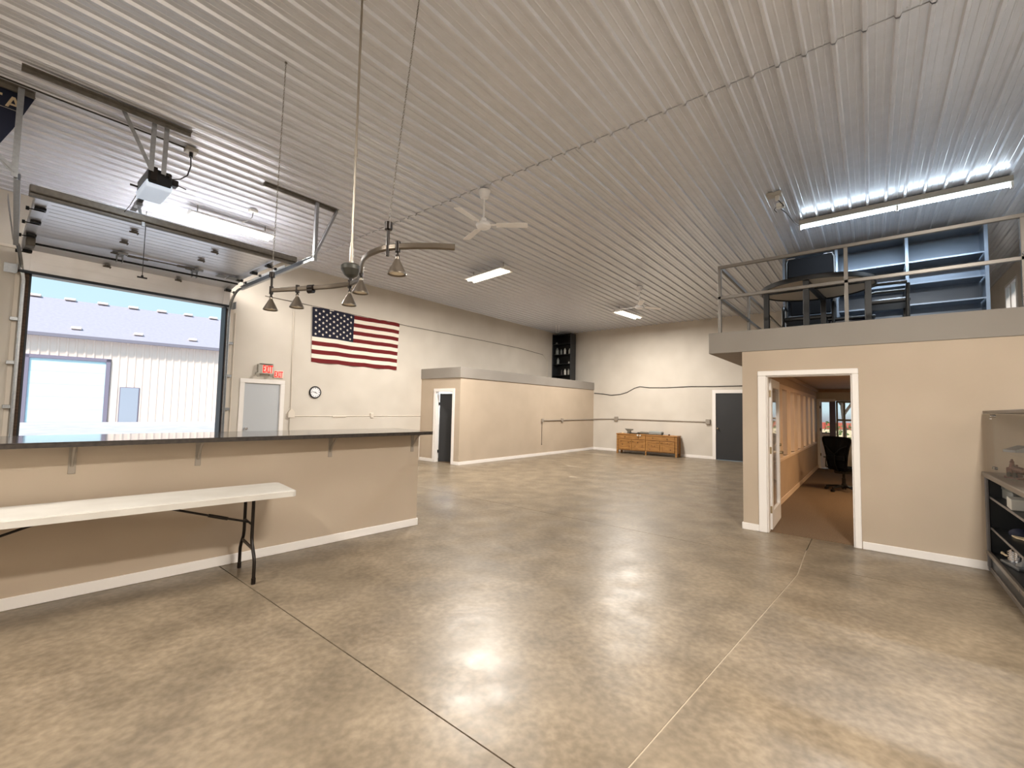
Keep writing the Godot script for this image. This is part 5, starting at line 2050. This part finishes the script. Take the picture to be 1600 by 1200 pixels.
# ---------------------------------------------------------------- outdoors
func outside() -> void:
	# paved yard rising gently to the neighbouring shed
	var g := struct("ground", V(-25, 0, -10))
	var m := mb(g)
	m.quad(V(-10.1, -0.03, 30), V(-10.1, -0.03, -40), V(-30, 0.30, -40), V(-30, 0.30, 30), Vector3.UP)
	m.quad(V(-30, 0.30, 30), V(-30, 0.30, -40), V(-90, 0.35, -60), V(-90, 0.35, 50), Vector3.UP)
	m.quad(V(-10.1, -0.03, -15.4), V(30, -0.03, -15.4), V(30, 0.0, -70), V(-10.1, 0.0, -70), Vector3.UP)
	obj("yard", m, M.asphalt, g)

	# shed: local x along its front, local z towards the hall
	var p := V(-32.85, 0.30, -1.56)
	var d := V(0.134, 0, -0.991)
	var turn: float = atan2(-d.z, d.x)
	var s := thing("storage_shed", "long cream metal-sided shed with a pale roof across the yard", "building", p, turn)
	var fz: float = 1.0 if Basis(Vector3.UP, turn).z.x > 0 else -1.0
	var x0 := -9.0
	var x1 := 16.0
	var pw := 0.34
	m = MB.new()
	m.span(V(x0, 0, -0.05 * fz), V(x1, 4.55, -9.0 * fz))
	obj("wall", m, M.siding, s)
	var panel := MB.new()
	panel.prism([Vector2(0.0, 0.0), Vector2(pw - 0.12, 0.0), Vector2(pw - 0.085, 0.05 * fz), Vector2(pw - 0.035, 0.05 * fz), Vector2(pw, 0.0), Vector2(pw, -0.05 * fz), Vector2(0.0, -0.05 * fz)], 4.5, Transform3D(Basis(V(1, 0, 0), V(0, 0, 1), V(0, -1, 0)), V(0, 4.5, 0)))
	var pm := panel.done()
	var short := MB.new()
	short.prism([Vector2(0.0, 0.0), Vector2(pw - 0.12, 0.0), Vector2(pw - 0.085, 0.05 * fz), Vector2(pw - 0.035, 0.05 * fz), Vector2(pw, 0.0), Vector2(pw, -0.05 * fz), Vector2(0.0, -0.05 * fz)], 1.08, Transform3D(Basis(V(1, 0, 0), V(0, 0, 1), V(0, -1, 0)), V(0, 4.5, 0)))
	var sm := short.done()
	for k in 73:
		var x: float = x0 + k * pw
		var o := MeshInstance3D.new()
		o.name = "siding_panel"
		o.mesh = sm if x > -0.30 and x < 3.1 else pm
		o.material_override = M.siding
		o.position = V(x, 0, 0)
		s.add_child(o, true)
	m = MB.new()
	var ridge := V(0, 7.2, -5.0 * fz)
	m.prism([Vector2(0.45 * fz, 4.42), Vector2(0.45 * fz, 4.52), Vector2(-5.0 * fz, 7.22), Vector2(-10.4 * fz, 4.52), Vector2(-10.4 * fz, 4.42)], x1 - x0 + 0.6, Transform3D(Basis(V(0, 0, 1), V(0, 1, 0), V(1, 0, 0)), V(x0 - 0.3, 0, 0)))
	var rf := obj("roof", m, M.roof, s)
	m = MB.new()
	m.span(V(x0 - 0.3, 4.38, 0.40 * fz), V(x1 + 0.3, 4.56, 0.50 * fz), 0.01)
	obj("gutter", m, M.eave, s)
	for k in 13:
		m = MB.new()
		m.box(V(-6.0 + k * 1.45, 7.23, -4.85 * fz), V(0.5, 0.13, 0.4), 0.03)
		obj("roof_vent", m, M.siding, rf)
	for k in 7:
		m = MB.new()
		m.box(V(-5.9 + k * 2.55, 5.02, -0.45 * fz), V(0.42, 0.14, 0.4), 0.03)
		obj("roof_vent", m, M.siding, rf)
	m = MB.new()
	m.span(V(-0.02, 0, 0.10 * fz), V(0.17, 3.42, 0), 0.005)
	m.span(V(3.02, 0, 0.10 * fz), V(3.20, 3.42, 0), 0.005)
	m.span(V(-0.02, 3.27, 0.10 * fz), V(3.20, 3.45, 0), 0.005)
	obj("door_frame", m, M.out_frame, s)
	for k in 5:
		m = MB.new()
		m.span(V(0.17, 0.004 + k * 0.654, 0.02 * fz), V(3.02, 0.654 + k * 0.654, -0.02 * fz), 0.006)
		obj("overhead_door_section", m, M.out_door, s)
	m = MB.new()
	m.span(V(3.68, 0, 0.10 * fz), V(4.45, 1.9, 0), 0.006)
	obj("side_door", m, M.out_grey, s)
	m = MB.new()
	m.span(V(3.64, 0, 0.08 * fz), V(4.49, 1.94, 0), 0.004)
	obj("side_door_frame", m, M.out_frame, s)

	# beyond the office window: a brick house and a tree
	var h := thing("garden_wall", "low cream garden wall with a red brick coping seen through the far office door", "wall", V(-1.5, 0, -33), 0.0)
	m = MB.new()
	m.span(V(-4, 0, 0), V(5, 0.66, -0.4), 0.02)
	obj("base", m, M.cream, h)
	for k in 30:
		m = MB.new()
		m.span(V(-4 + k * 0.3 + 0.006, 0.66, 0.03), V(-4 + k * 0.3 + 0.294, 1.05, -0.43), 0.015)
		obj("brick", m, M.red_brick, h)
	var tr := thing("bare_tree", "dark-trunked tree outside the office's far window", "tree", V(-0.85, 0, -22))
	m = MB.new()
	m.tube([V(0, 0, 0), V(0.03, 1.0, 0), V(-0.05, 1.8, 0), V(0.05, 3.4, 0.1)], 0.08, 10, true, 0.04)
	m.tube([V(-0.02, 1.5, 0), V(0.4, 2.2, 0.1), V(0.9, 3.1, 0.1)], 0.06, 8, true, 0.02)
	m.tube([V(0, 1.8, 0), V(-0.4, 2.5, -0.1), V(-0.8, 3.3, 0)], 0.05, 8, true, 0.02)
	obj("trunk", m, M.bark, tr)
	m = MB.new()
	var rng := RandomNumberGenerator.new()
	rng.seed = 9
	for k in 260:
		var c := V(rng.randfn(0, 0.8), 3.2 + rng.randfn(0, 0.5), rng.randfn(0, 0.6))
		var b := Basis.from_euler(V(rng.randf() * TAU, rng.randf() * TAU, rng.randf() * TAU))
		m.prism([Vector2(-0.06, 0), Vector2(0, -0.03), Vector2(0.06, 0), Vector2(0, 0.03)], 0.004, Transform3D(b, c))
	var lv := obj("foliage", m, M.leaf, tr)
	lv.set_meta("kind", "stuff")
	var hg := thing("hedge", "low sunlit hedge outside the office's far window", "hedge", V(0.6, 0, -24))
	m = MB.new()
	for k in 900:
		var c := V(rng.randf_range(-2.2, 4.0), 0.05 + rng.randf() * 1.15, rng.randf_range(-0.4, 0.4))
		var b := Basis.from_euler(V(rng.randf() * TAU, rng.randf() * TAU, rng.randf() * TAU))
		m.prism([Vector2(-0.09, 0), Vector2(0, -0.05), Vector2(0.09, 0), Vector2(0, 0.05)], 0.004, Transform3D(b, c))
	var hf := obj("foliage", m, M.leaf, hg)
	hf.set_meta("kind", "stuff")
